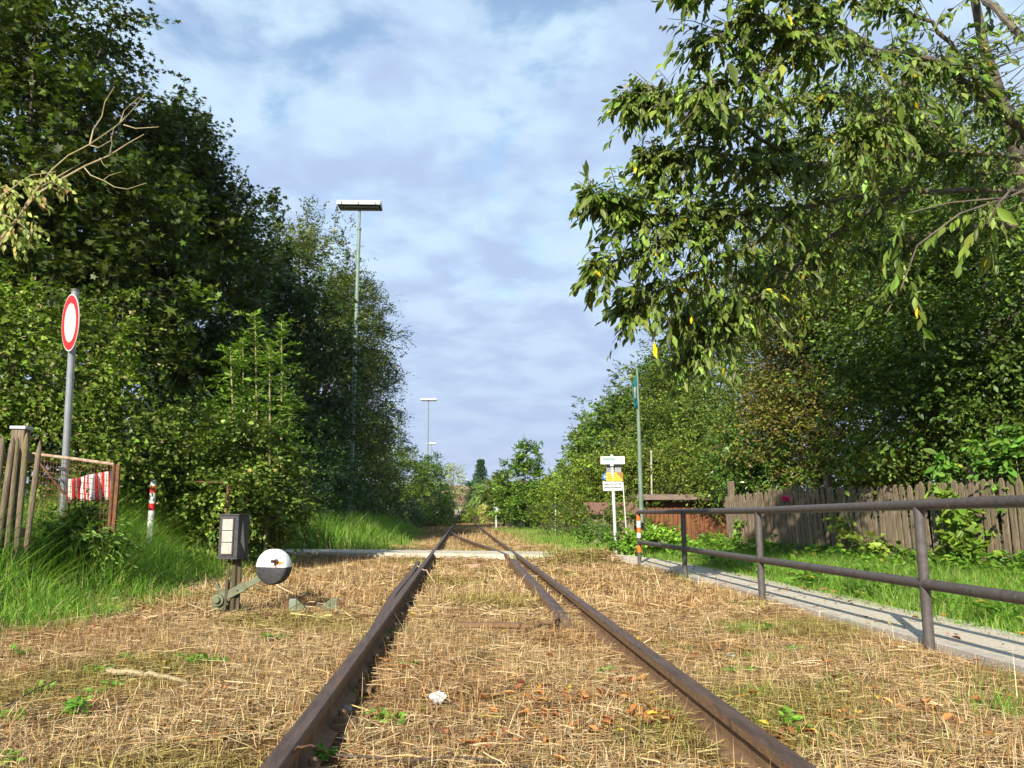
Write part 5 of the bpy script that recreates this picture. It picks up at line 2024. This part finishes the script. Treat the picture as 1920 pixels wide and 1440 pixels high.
def brush_heap():
    c = pt(868, 978, 70)
    t = thing('brush_heap', (c[0], c[1], 0), 'dark heap of cut branches blocking the far end of the track', 'brush heap')
    m = MB()
    for _ in range(260):
        a = np.array([c[0] + random.gauss(0, .8), c[1] + random.gauss(0, .8), random.uniform(0, .5)])
        d = nrm(rng.normal(0, 1, 3) + np.array([0, 0, .5]))
        e = a + d * random.uniform(.5, 1.5)
        e[2] = abs(e[2])
        m.tube([tuple(a), tuple((a + e) / 2 + rng.normal(0, .05, 3)), tuple(e)], [0.035, 0.02, 0.008], 4, cap=False)
    m.build('branches', mat('dark_twigs', (0.05, 0.035, 0.028), (0.10, 0.07, 0.05), 0.9, 20), t, fix=False)


brush_heap()

#SECTION-GROUNDCOVER
# ------------------------------------------------------------------ straw, grass, weeds
def blades(name, P, h, w, lean, bend, cols, m_, label, segs=3):
    n = len(P)
    an = rng.random(n) * 2 * math.pi
    d = np.stack([np.cos(an), np.sin(an), np.zeros(n)], -1)
    sd_an = an + math.pi / 2 + rng.normal(0, 0.5, n)
    sd = np.stack([np.cos(sd_an), np.sin(sd_an), np.zeros(n)], -1)
    V = []
    for i in range(segs + 1):
        u = i / segs
        off = (lean * u + bend * u * u) * h
        z = h * u * np.sqrt(np.clip(1 - (0.5 * bend * u) ** 2, 0.15, 1)) - 0.25 * h * np.clip(bend - .6, 0, 2) * u ** 3
        c = P + d * off[:, None]
        c[:, 2] += z
        ww = w * (1 - u ** 2.2) * 0.5
        if i < segs:
            V.append(c - sd * ww[:, None]); V.append(c + sd * ww[:, None])
        else:
            V.append(c)
    k = len(V)
    V = np.stack(V, 1)
    base = (np.arange(n) * k)[:, None]
    q = []
    for i in range(segs - 1):
        q.append(np.array([2 * i, 2 * i + 1, 2 * i + 3, 2 * i + 2])[None, :] + base)
    tri = np.array([2 * segs - 2, 2 * segs - 1, 2 * segs])[None, :] + base
    F = [np.concatenate(q)] if q else []
    F.append(tri)
    me = np_mesh(name, V.reshape(-1, 3), F, np.repeat(cols, k, axis=0))
    o = link(name, me, m_)
    tag(o, label, None, None, 'stuff')
    return o


def lying(name, P, L, w, cols, m_, label, tilt=0.12, arch=0.1):
    n = len(P)
    an = rng.random(n) * 2 * math.pi
    tl = rng.normal(0, tilt, n)
    d = np.stack([np.cos(an), np.sin(an), tl], -1)
    sd = np.stack([-np.sin(an), np.cos(an), rng.normal(0, .5, n)], -1)
    V = []
    for i in range(4):
        u = i / 3 - .5
        cur = arch * (0.25 - u * u) * L
        c = P + d * (L * u)[:, None] + sd * (cur * rng.choice([-1, 1], n))[:, None] * 0.6
        c[:, 2] += np.abs(cur) * .8 + 0.004
        V.append(c - sd * (w / 2)[:, None]); V.append(c + sd * (w / 2)[:, None])
    V = np.stack(V, 1)
    base = (np.arange(n) * 8)[:, None]
    q = [np.array([2 * i, 2 * i + 1, 2 * i + 3, 2 * i + 2])[None, :] + base for i in range(3)]
    me = np_mesh(name, V.reshape(-1, 3), [np.concatenate(q)], np.repeat(cols, 8, axis=0))
    o = link(name, me, m_)
    return tag(o, label, None, None, 'stuff')


def rail_clear(x, y, r):
    ok = (np.abs(x - RAIL_L) > r) & (np.abs(x - RAIL_R) > np.minimum(r, .055))
    ok &= ~((x > RAIL_L) & (x < RAIL_L + r + .07 * (.5 + .5 * np.sin(y * 5.3))) & (rng.random(np.shape(x)) < .85))
    xb = np.full(np.shape(y), 0.785)
    ok &= ~((y > 6.6) & (y < 13.0) & (np.abs(x - xb) < r * .7))
    ok &= ~((y > 6.3) & (y < 13.0) & (x < RAIL_L) & (x > RAIL_L - 0.13 - .1 * np.clip((y - 8.5) / 4, 0, 1)))
    xd = np.interp(y, [14, 17, 20.5, 25, 32], [0.80, 0.62, 0.30, -.05, -.42])
    ok &= ~((y > 14) & (y < 32) & (np.abs(x - xd) < r))
    return ok


def sample(n, x0, x1, y0, y1, ypow=1.0):
    u = rng.random(n)
    y = y0 + (y1 - y0) * u ** ypow
    return rng.uniform(x0, x1, n), y


def straw_ok(x, y):
    e = left_edge(y) + 0.25 * np.sin(y * 2.1)
    ok = (x > e - 0.25) & (x < 2.80) & ((path_dist(x, y) > 0.55) | ((x > 1.35) & (x < 2.6) & (y > 12) & (y < 14.6)) | ((x > 2.5) & (y < 12)))
    ok |= (x > 2.76) & False
    ok &= ~((y > 16) & (x > 2.3 + 0.2 * np.sin(y)))
    # inside the view cone, with a margin for side views
    ok &= (np.abs(x - 0.2) < 1.2 + y * 0.85)
    thin = np.sin(x * 4.1 + 2 * np.sin(y * 2.3)) * np.sin(y * 3.7 + np.sin(x * 3.1))
    ok &= rng.random(np.shape(x)) > np.clip((thin - .45) * 1.6, 0, .75)
    return ok


def heap(x, y):
    """hay heaped against the right rail"""
    return .055 * np.exp(-((x - RAIL_R) / .16) ** 2) * (.55 + .45 * np.sin(y * 3.1)) * (np.abs(x - RAIL_R) < .5) * sst(2.6, 4.2, y)


def straw_cols(n, x=None, y=None):
    pal = np.array([(0.55, 0.375, 0.17), (0.68, 0.51, 0.28), (0.34, 0.205, 0.085), (0.16, 0.085, 0.038), (0.60, 0.45, 0.27), (0.31, 0.27, 0.07), (0.42, 0.20, 0.06)])
    p = np.array([.27, .20, .18, .15, .09, .06, .05])
    c = pal[rng.choice(len(pal), n, p=p / p.sum())] * np.exp(rng.normal(0, .18, (n, 1)))
    if x is not None:
        # patches: mossy olive, and redder or paler hay
        f = np.sin(x * 1.9 + 1.3 * np.sin(y * 1.1)) * np.cos(y * 1.6 + np.sin(x * 1.2))
        g = np.clip((f - 0.35) * 2.0, 0, 0.8)[:, None]
        c = c * (1 - g) + c * np.array([0.62, 0.72, 0.42]) * g
        r_ = np.clip((-f - 0.4) * 2.0, 0, .6)[:, None]
        c = c * (1 - r_) + c * np.array([0.85, 0.74, 0.66]) * r_
    return np.clip(c, .01, .85)


# lying hay, near
x, y = sample(210000, -5, 3, 1.7, 7.0, 1.0)
k = straw_ok(x, y) & rail_clear(x, y, .10)
x, y = x[k], y[k]
n = len(x)
P = np.stack([x, y, H(x, y) + np.abs(rng.normal(0.012, .014, n)) + heap(x, y) * rng.random(n) ** .5], -1)
lying('hay', P, rng.gamma(3.0, .026, n) + .025, rng.uniform(.0012, .0032, n), straw_cols(n, x, y), M_STRAW, 'loose dry mown hay lying on the near ground')
x, y = sample(110000, -6, 3, 6.5, 22, 1.3)
k = straw_ok(x, y) & rail_clear(x, y, .11)
x, y = x[k], y[k]
n = len(x)
P = np.stack([x, y, H(x, y) + np.abs(rng.normal(0.015, .015, n)) + heap(x, y) * rng.random(n) ** .5], -1)
lying('hay', P, rng.gamma(3, .04, n) + .04, rng.uniform(.004, .008, n), straw_cols(n, x, y), M_STRAW, 'loose dry hay on the ground around the path crossing', .2)
# stubble standing
x, y = sample(110000, -5, 3, 1.8, 8.0)
k = straw_ok(x, y) & rail_clear(x, y, .09)
x, y = x[k], y[k]
n = len(x)
P = np.stack([x, y, H(x, y)], -1)
blades('stubble', P, rng.gamma(3, .015, n) + .01, rng.uniform(.0018, .004, n), rng.normal(0, .5, n), rng.uniform(0, .6, n), straw_cols(n, x, y), M_STRAW,
       'short dry grass stubble of the near ground', 2)
x, y = sample(90000, -7, 3, 7.5, 30, 1.5)
k = straw_ok(x, y) & rail_clear(x, y, .09)
x, y = x[k], y[k]
n = len(x)
P = np.stack([x, y, H(x, y)], -1)
blades('stubble', P, rng.gamma(3, .02, n) + .015, rng.uniform(.004, .009, n), rng.normal(0, .4, n), rng.uniform(0, .6, n), straw_cols(n, x, y), M_STRAW,
       'short dry grass stubble of the middle ground', 2)
# far track bed: sparse rough growth
x, y = sample(26000, -2.5, 4, 28, 75, 1.2)
k = rail_clear(x, y, .09) & (x > -2.2) & (x < 3.2)
x, y = x[k], y[k]
n = len(x)
P = np.stack([x, y, H(x, y)], -1)
blades('stubble', P, rng.gamma(3, .02, n) + .02, rng.uniform(.012, .025, n), rng.normal(0, .3, n), rng.uniform(0, .5, n), straw_cols(n, x, y) * .8, M_STRAW,
       'short brown growth on the far track bed', 2)

GREEN = np.array([(0.15, 0.29, 0.032), (0.22, 0.38, 0.045), (0.10, 0.21, 0.028), (0.28, 0.38, 0.08), (0.42, 0.35, 0.15)])


def gcols(n, p=(.32, .3, .2, .12, .06), mul=1.0):
    p = np.array(p)
    return GREEN[rng.choice(5, n, p=p / p.sum())] * np.exp(rng.normal(0, .2, (n, 1))) * mul


# tall grass bank on the left
x, y = sample(120000, -11, -2.6, 2.6, 16.0, .9)
e = left_edge(y) + .22 * np.sin(y * 3.1) + .12 * np.sin(y * 7.7)
k = (x < e + .1 + rng.exponential(.14, len(x))) & (x > -1.5 - y * .72) & (path_dist(x, y) > .7)
x, y, e = x[k], y[k], e[k]
n = len(x)
edge = np.clip((e + .15 - x) / .8, 0.0, 1)
clump = 0.75 + .35 * np.sin(x * 3.3 + 2 * np.sin(y * 1.7)) * np.cos(y * 2.9)
h = (0.13 + (.26 + .36 * sst(6.0, 8.2, y)) * edge) * clump * rng.uniform(.6, 1.25, n)
P = np.stack([x, y, H(x, y)], -1)
blades('tall_grass', P, h, rng.uniform(.005, .012, n), rng.normal(.1, .3, n), rng.uniform(.2, 1.1, n), gcols(n), M_GRASS, 'lush tall green grass on the left bank', 4)
# grass beyond the path, left
x, y = sample(60000, -12, -1.0, 16.2, 40, 1.3)
e = left_edge(y) + .25 * np.sin(y * 1.9)
k = (x < e + rng.exponential(.15, len(x))) & (x > -2 - y * .45) & (path_dist(x, y) > .72)
x, y, e = x[k], y[k], e[k]
n = len(x)
edge = np.clip((e - x) / .8, 0, 1)
clump = 0.8 + .3 * np.sin(x * 2.1 + y) * np.cos(y * 1.9)
P = np.stack([x, y, H(x, y)], -1)
blades('tall_grass', P, (.10 + .42 * edge) * clump * rng.uniform(.6, 1.25, n), rng.uniform(.008, .016, n), rng.normal(.1, .25, n), rng.uniform(.1, .9, n), gcols(n), M_GRASS,
       'tall green grass beyond the path crossing on the left', 3)
# grass strip right of the path
x, y = sample(90000, 3.3, 7.6, 2.0, 15.5)
fx = 4.82 + (14.4 - y) * 0.2583
k = (x > 3.24 + .12 * np.sin(y * 4) + .07 * np.sin(y * 9.3) - rng.exponential(.05, len(x))) & (x < fx + .3)
x, y = x[k], y[k]
fx = fx[k]
n = len(x)
hh = .06 + .19 * np.clip((x - 3.35) / .8, 0, 1) + .10 * np.clip((x - fx + .6) / .6, 0, 1)
P = np.stack([x, y, H(x, y)], -1)
P[:, 2] = np.maximum(P[:, 2], .0)
blades('verge_grass', P, hh * rng.uniform(.5, 1.4, n), rng.uniform(.004, .009, n), rng.normal(.1, .4, n), rng.uniform(.2, 1.0, n), gcols(n), M_GRASS,
       'green grass verge between gravel path and picket fence', 3)
# grass on the right beyond the path
x, y = sample(80000, 1.6, 16, 14.5, 45, 1.4)
k = ((x > 2.2 + .3 * np.sin(y * 1.1) - rng.exponential(.2, len(x)) - .018 * (y - 15)) & (path_dist(x, y) > .7))
x, y = x[k], y[k]
n = len(x)
P = np.stack([x, y, H(x, y)], -1)
blades('verge_grass', P, rng.uniform(.07, .26, n) * (.7 + .4 * np.sin(x * 2 + y)), rng.uniform(.008, .016, n), rng.normal(.1, .3, n), rng.uniform(.1, .8, n),
       gcols(n, (.3, .34, .1, .2, .06)), M_GRASS, 'bright green grass around the signpost', 3)
# grass tufts beside the path edge and along the crossing
x, y = sample(14000, -3, 2.2, 13.5, 18)
pdist = path_dist(x, y)
k = (pdist > .62) & (pdist < .85 + .2 * np.sin(x * 3)) & (y > 15.3 - .1 * x) & rail_clear(x, y, .09)
k |= (pdist > .58) & (pdist < .8) & (x > .8) & (x < 2.2)
x, y = x[k], y[k]
n = len(x)
P = np.stack([x, y, H(x, y)], -1)
blades('verge_grass', P, rng.uniform(.05, .16, n), rng.uniform(.006, .012, n), rng.normal(.1, .3, n), rng.uniform(.1, .8, n), gcols(n), M_GRASS,
       'short green grass along the path crossing the rails', 3)


def tufts(label, spots, name='grass_tuft'):
    Pn, hn = [], []
    for px, py, r, h, c in spots:
        g = gp(px, py, 0)
        for _ in range(c):
            Pn.append((g[0] + random.gauss(0, r), g[1] + random.gauss(0, r), float(H(g[0], g[1])))); hn.append(h * random.uniform(.5, 1.2))
    Pn, hn = np.array(Pn), np.array(hn)
    n = len(Pn)
    blades(name, Pn, hn, rng.uniform(.002, .005, n), rng.normal(0, .4, n), rng.uniform(.1, .8, n), gcols(n, (.4, .35, .1, .15, 0)), M_GRASS, label, 3)


_more = []
for _ in range(70):
    _more.append((random.uniform(1250, 1910), random.uniform(1130, 1420), random.uniform(.05, .14), random.uniform(.04, .09), 26))
for _ in range(40):
    _more.append((random.uniform(20, 760), random.uniform(1130, 1420), random.uniform(.04, .10), random.uniform(.025, .05), 22))
_more = [q for q in _more if abs(gp(q[0], q[1])[0] - RAIL_R) > .15 and abs(gp(q[0], q[1])[0] - RAIL_L) > .15 and gp(q[0], q[1])[0] < 2.75]
tufts('small green tufts scattered in the dry hay', _more + [(1390, 1190, .06, .11, 130), (1290, 1215, .10, .06, 70), (1560, 1225, .08, .06, 60), (1640, 1240, .08, .08, 60), (1890, 1350, .06, .14, 90),
      (1870, 1290, .07, .10, 60), (1410, 1310, .05, .07, 40), (1270, 1300, .04, .08, 40), (1770, 1280, .1, .07, 60), (880, 1100, .08, .06, 60), (540, 1250, .09, .03, 60),
      (640, 1310, .05, .05, 40), (735, 1195, .06, .07, 50), (600, 1180, .1, .04, 60), (1650, 1190, .07, .08, 60), (1500, 1180, .07, .06, 50), (1290, 1090, .12, .12, 110),
      (1430, 1145, .08, .10, 60), (1200, 1075, .15, .1, 80), (1190, 1240, .05, .06, 30), (1560, 1390, .06, .05, 40), (1340, 1350, .04, .06, 30), (790, 1060, .12, .10, 90), (975, 1052, .1, .07, 60)])


def herb(label, spots, name='weed', leaf=.05, col=(0.085, 0.20, 0.035), per=9):
    S0, D, L, C0 = [], [], [], []
    for px, py, r, h in spots:
        g = gp(px, py, 0)
        gz = float(H(g[0], g[1]))
        for _ in range(per):
            S0.append((g[0] + random.gauss(0, r * .4), g[1] + random.gauss(0, r * .4), gz + random.uniform(.005, h)))
            an = random.uniform(0, 6.28)
            D.append((math.cos(an), math.sin(an), random.uniform(.1, .8))); L.append(random.uniform(.4, 1) * r)
    P, A, N = twig_leaves(np.array(S0), nrm(np.array(D)), np.array(L), 4, .1, .9, .1, 1.2)
    P[:, 2] = np.maximum(P[:, 2], .012)
    me = leaf_mesh(name, P, A, N, leaf * np.exp(rng.normal(0, .25, len(P))), vary(col, len(P), .2), T_OVAL)
    tag(link(name, me, M_LEAF), label, None, None, 'stuff')


herb('small green broad-leaved weeds scattered over the near hay', [(715, 1355, .06, .03), (740, 1362, .05, .02), (600, 1422, .03, .03), (360, 1250, .08, .03), (395, 1255, .07, .03), (345, 1245, .06, .03), (180, 1265, .05, .05), (190, 1300, .07, .03),
      (140, 1335, .05, .05), (145, 1345, .04, .06), (40, 1235, .06, .07), (60, 1300, .05, .02), (20, 1350, .05, .03), (1480, 1375, .05, .05), (1495, 1385, .03, .03), (770, 1258, .03, .02), (905, 1163, .04, .03), (950, 1160, .03, .02),
      (1132, 1266, .03, .03), (1245, 1155, .05, .03), (1385, 1265, .06, .04), (1440, 1190, .06, .05), (1500, 1225, .05, .02), (20, 1438, .06, .02), (500, 1205, .07, .03), (530, 1200, .05, .02), (240, 1240, .04, .03), (690, 1215, .05, .04)], leaf=.035)
# leafy weeds in the verge and against the fence
spots = []
for _ in range(430):
    yy = random.uniform(3.5, 15)
    fxx = 4.82 + (14.4 - yy) * .2583
    xx = random.uniform(3.7, fxx - .05) if random.random() < .55 else fxx - random.uniform(.05, .5)
    spots.append((xx, yy))
S0, D, L = [], [], []
for xx, yy in spots:
    fxx = 4.82 + (14.4 - yy) * .2583
    near = max(0, 1 - (fxx - xx) / .7)
    for _ in range(9):
        S0.append((xx + random.gauss(0, .08), yy + random.gauss(0, .08), random.uniform(.03, .16 + .32 * near)))
        an = random.uniform(0, 6.28)
        D.append((math.cos(an), math.sin(an), random.uniform(.1, .9))); L.append(random.uniform(.06, .18))
P, A, N = twig_leaves(np.array(S0), nrm(np.array(D)), np.array(L), 5, .2, .9, .1, 1.1)
tag(link('verge_weeds', leaf_mesh('verge_weeds', P, A, N, .07 * np.exp(rng.normal(0, .3, len(P))), vary((.075, .16, .03), len(P), .25, (.3, .26, .04), .03), T_OVAL), M_LEAF),
    'broad-leaved weeds growing against the picket fence', None, None, 'stuff')
# bushy weeds around flagpole, in front of shed
tree('shrub', 'bright bramble bushes in front of the wooden shed', 'shrub',
     [blob(1290, 1032, 16.5, .8, .6, .16), blob(1232, 1018, 15.6, .4, .5, .24), blob(1345, 1028, 15.8, .4, .5, .20), blob(1190, 1022, 15.0, .3, .4, .18)],
     190, 6, 6, .07, (.09, .18, .03), clus_r=.14, tw_len=.18, tmpl=T_HEART, trunk_r=.015, nlimb=10, shell=(.3, 1.05))
tree('shrub', 'leafy weeds around the foot of the signpost', 'shrub',
     [blob(1165, 1010, 15.2, .35, .4, .16), blob(1120, 1000, 17, .5, .5, .18)],
     70, 6, 6, .06, (.07, .15, .03), clus_r=.1, tw_len=.14, trunk_r=.01, nlimb=6, shell=(.3, 1.05))

# ---- fallen leaves, stones, sticks, litter
def fallen():
    n = 1500
    x, y = rng.uniform(-4, 6, n), rng.uniform(1.8, 14, n)
    k = rail_clear(x, y, .06) & (x > left_edge(y)) & (x < 3.65)
    x, y = x[k], y[k]
    cs = [(1010, 1330), (1040, 1350), (1090, 1325), (1150, 1320), (1210, 1355), (1060, 1310), (1000, 1300), (1180, 1290), (1120, 1375), (1590, 1370), (1700, 1340), (1480, 1400), (900, 1400), (1150, 1110), (1250, 1125), (1240, 1365), (1200, 1362)]
    ex, ey = [], []
    for px, py in cs:
        g = gp(px, py)
        for _ in range(22):
            ex.append(g[0] + random.gauss(0, .07)); ey.append(g[1] + random.gauss(0, .05))
    ex, ey = np.array(ex), np.array(ey)
    k2 = rail_clear(ex, ey, .07)
    x, y = np.concatenate([x, ex[k2]]), np.concatenate([y, ey[k2]])
    n = len(x)
    z = np.where((x > 2.86) & (x < 3.7), .08, H(x, y) + .02)
    P = np.stack([x, y, z + rng.uniform(0, .02, n)], -1)
    an = rng.random(n) * 6.28
    A = np.stack([np.cos(an), np.sin(an), rng.normal(.1, .25, n)], -1)
    N = nrm(np.stack([rng.normal(0, .35, n), rng.normal(0, .35, n), np.ones(n)], -1))
    pal = np.array([(.42, .17, .05), (.30, .11, .045), (.50, .26, .09), (.22, .10, .05), (.55, .40, .05)])
    C = pal[rng.choice(5, n, p=[.32, .26, .2, .16, .06])] * np.exp(rng.normal(0, .2, (n, 1)))
    S = rng.uniform(.018, .062, n)
    tv, tf = T_OVAL
    tv = tv.copy()
    tv[:, 2] = [0, .16, .20, .12, .02, .12, .20, .16, -.02]
    me = leaf_mesh('fallen_leaves', P, A, N, S, C, (tv, tf))
    tag(link('fallen_leaves', me, M_STRAW), 'curled brown and orange fallen leaves on the hay and path', None, None, 'stuff')


fallen()


def stone(px, py, s, label, m_=M_STONE, name='stone', cat='stone', flat=.6, seed=1):
    g = gp(px, py)
    bm = bmesh.new()
    bmesh.ops.create_icosphere(bm, subdivisions=2, radius=s)
    for v in bm.verts:
        nz = mnoise.noise(v.co * (1.2 / s) + Vector((seed, seed, 0)))
        v.co *= 1 + .35 * nz
        v.co.z *= flat
    bmesh.ops.translate(bm, verts=bm.verts, vec=Vector((g[0], g[1], float(H(g[0], g[1])) + s * flat * .45)))
    me = bpy.data.meshes.new(name)
    bm.to_mesh(me)
    bm.free()
    return tag(link(name, me, m_), label, cat)


M_PALE = mat('pale_stone', (.52, .46, .38), (.38, .33, .27), .9, 30)
stone(1250, 1288, .022, 'grey stone by the right rail below the piece of wood', M_STONE, seed=2)
stone(1325, 1357, .026, 'brown square stone resting against the right rail', M_STONE, seed=3)
stone(1292, 1365, .020, 'bluish grey stone left of the brown square stone', M_STONE, seed=4)
stone(650, 1335, .026, 'grey-brown stone beside the left rail, above the small green weed', M_STONE, seed=5)
stone(680, 1352, .016, 'small pale grey stone next to the left rail stone', M_PALE, seed=6)
stone(224, 1412, .022, 'dark grey stone in the hay at the lower left', M_STONE, seed=7)
stone(755, 1248, .018, 'cream pebble with a point between the rails', M_PALE, seed=8)
stone(777, 1243, .012, 'tiny white pebble right of the cream pebble', M_PLASTIC, seed=9)
stone(888, 1078, .035, 'dark lump in the straw below the brick piece', M_BARK, seed=10)
stone(1258, 1417, .020, 'pale grey stone at the bottom edge between the rails', M_PALE, seed=11)
stone(1084, 1100, .025, 'cream stone in the straw right of the right rail', M_PALE, seed=12)
stone(1369, 1227, .030, 'flat white scrap in the hay right of the right rail', M_PLASTIC, name='litter', cat='litter', flat=.3, seed=13)
g = gp(888, 1066)
m = MB()
m.box((g[0], g[1], .035), (.20, .10, .06), rz=.1)
tag(m.build('brick', mat('pale_brick', (.48, .30, .22), (.36, .22, .16), .9, 20), None, bevel=0.008), 'broken pale brick lying between the rails before the path', 'brick')

# white ribbed shell-like scrap
def scrap():
    g = gp(820, 1333)
    mb = MB()
    n = 10
    vs, f_ = [], []
    for i in range(n + 1):
        a = R(40 + 100 * i / n)
        for r_, z in ((.012, .012), (.038, .030), (.050, .018)):
            vs.append((g[0] + math.cos(a) * r_ * 1.05, g[1] + .02 + (.010 if i % 2 else 0) + r_ * .5, .01 + math.sin(a) * r_ * 1.15 + z * .1))
    for i in range(n):
        for j in range(2):
            a = i * 3 + j
            f_.append((a, a + 1, a + 4, a + 3))
    mb.add(vs, f_)
    o = mb.build('litter', M_PLASTIC, None)
    s_ = o.modifiers.new('thick', 'SOLIDIFY')
    s_.thickness = .003
    tag(o, 'white ribbed shell-shaped scrap between the rails', 'litter')


scrap()


def stick(name, pts, r, m_, label, cat='stick'):
    mb = MB()
    P = [gp(x, y, z) for x, y, z in pts]
    Q = []
    for a, b in zip(P[:-1], P[1:]):
        for s in np.linspace(0, 1, 5)[:-1]:
            Q.append(a + (b - a) * s + rng.normal(0, r * .35, 3))
    Q.append(P[-1])
    mb.tube(Q, [r * (1 - .5 * i / len(Q)) for i in range(len(Q))], 7)
    return tag(mb.build(name, m_, None, smooth=True), label, cat)


stick('branch_piece', [(200, 1258, .03), (260, 1262, .03), (300, 1268, .035), (352, 1280, .03)], .016, M_PALEBARK, 'thick pale broken branch lying in the hay at the left')
stick('reed_stalk', [(440, 1250, .03), (520, 1260, .035), (612, 1272, .03)], .005, mat('cream_straw', (.66, .52, .32), (.55, .42, .24), .7, 9), 'long pale straight stalk pointing at the left rail')
stick('branch_piece', [(1160, 1270, .03), (1195, 1266, .035), (1232, 1262, .03)], .011, M_PALEBARK, 'short pale piece of wood beside the right rail')
stick('twig', [(535, 1425, .06), (560, 1400, .155), (590, 1398, .155), (622, 1420, .09), (640, 1440, .03)], .004, M_RUST, 'thin brown twig arching over the left rail at the bottom')
stick('twig', [(630, 1415, .02), (760, 1425, .03), (880, 1420, .02), (1000, 1440, .02)], .005, M_BARK, 'long brown stem lying across the bottom between the rails')
stick('twig', [(720, 1378, .03), (810, 1366, .04), (900, 1372, .02)], .004, M_RUST, 'thin reddish stem left of the fallen leaf pile')
stick('twig', [(10, 1325, .03), (70, 1290, .04), (110, 1275, .03)], .004, M_BARK, 'thin dark twig in the hay at the left edge')
stick('reed_stalk', [(782, 1062, .12), (800, 1070, .15), (815, 1092, .06)], .009, mat('cream_straw', (.66, .52, .32)), 'bent pale stalk hanging over the end of the left rail')
stick('twig', [(1195, 1218, .03), (1208, 1205, .16), (1222, 1195, .19)], .004, mat('cream_straw', (.66, .52, .32)), 'short pale stalk sticking up over the right rail')

# ---- the air: faint haze over the whole place
hz = MB()
hz.box((0, 2300, 60), (8600, 5600, 140))
hm = bpy.data.materials.new('haze_air')
hm.use_nodes = True
hm.node_tree.nodes.clear()
ho = hm.node_tree.nodes.new('ShaderNodeOutputMaterial')
hv = hm.node_tree.nodes.new('ShaderNodeVolumePrincipled')
hv.inputs['Color'].default_value = (0.75, 0.83, 0.95, 1)
hv.inputs['Density'].default_value = 0.00014
hm.node_tree.links.new(hv.outputs[0], ho.inputs['Volume'])
hzo = hz.build('haze', hm, None)
tag(hzo, None, None, None, 'stuff')
print('LEAVES', sum(n for _, n in TREES), 'OBJ', len(bpy.data.objects))
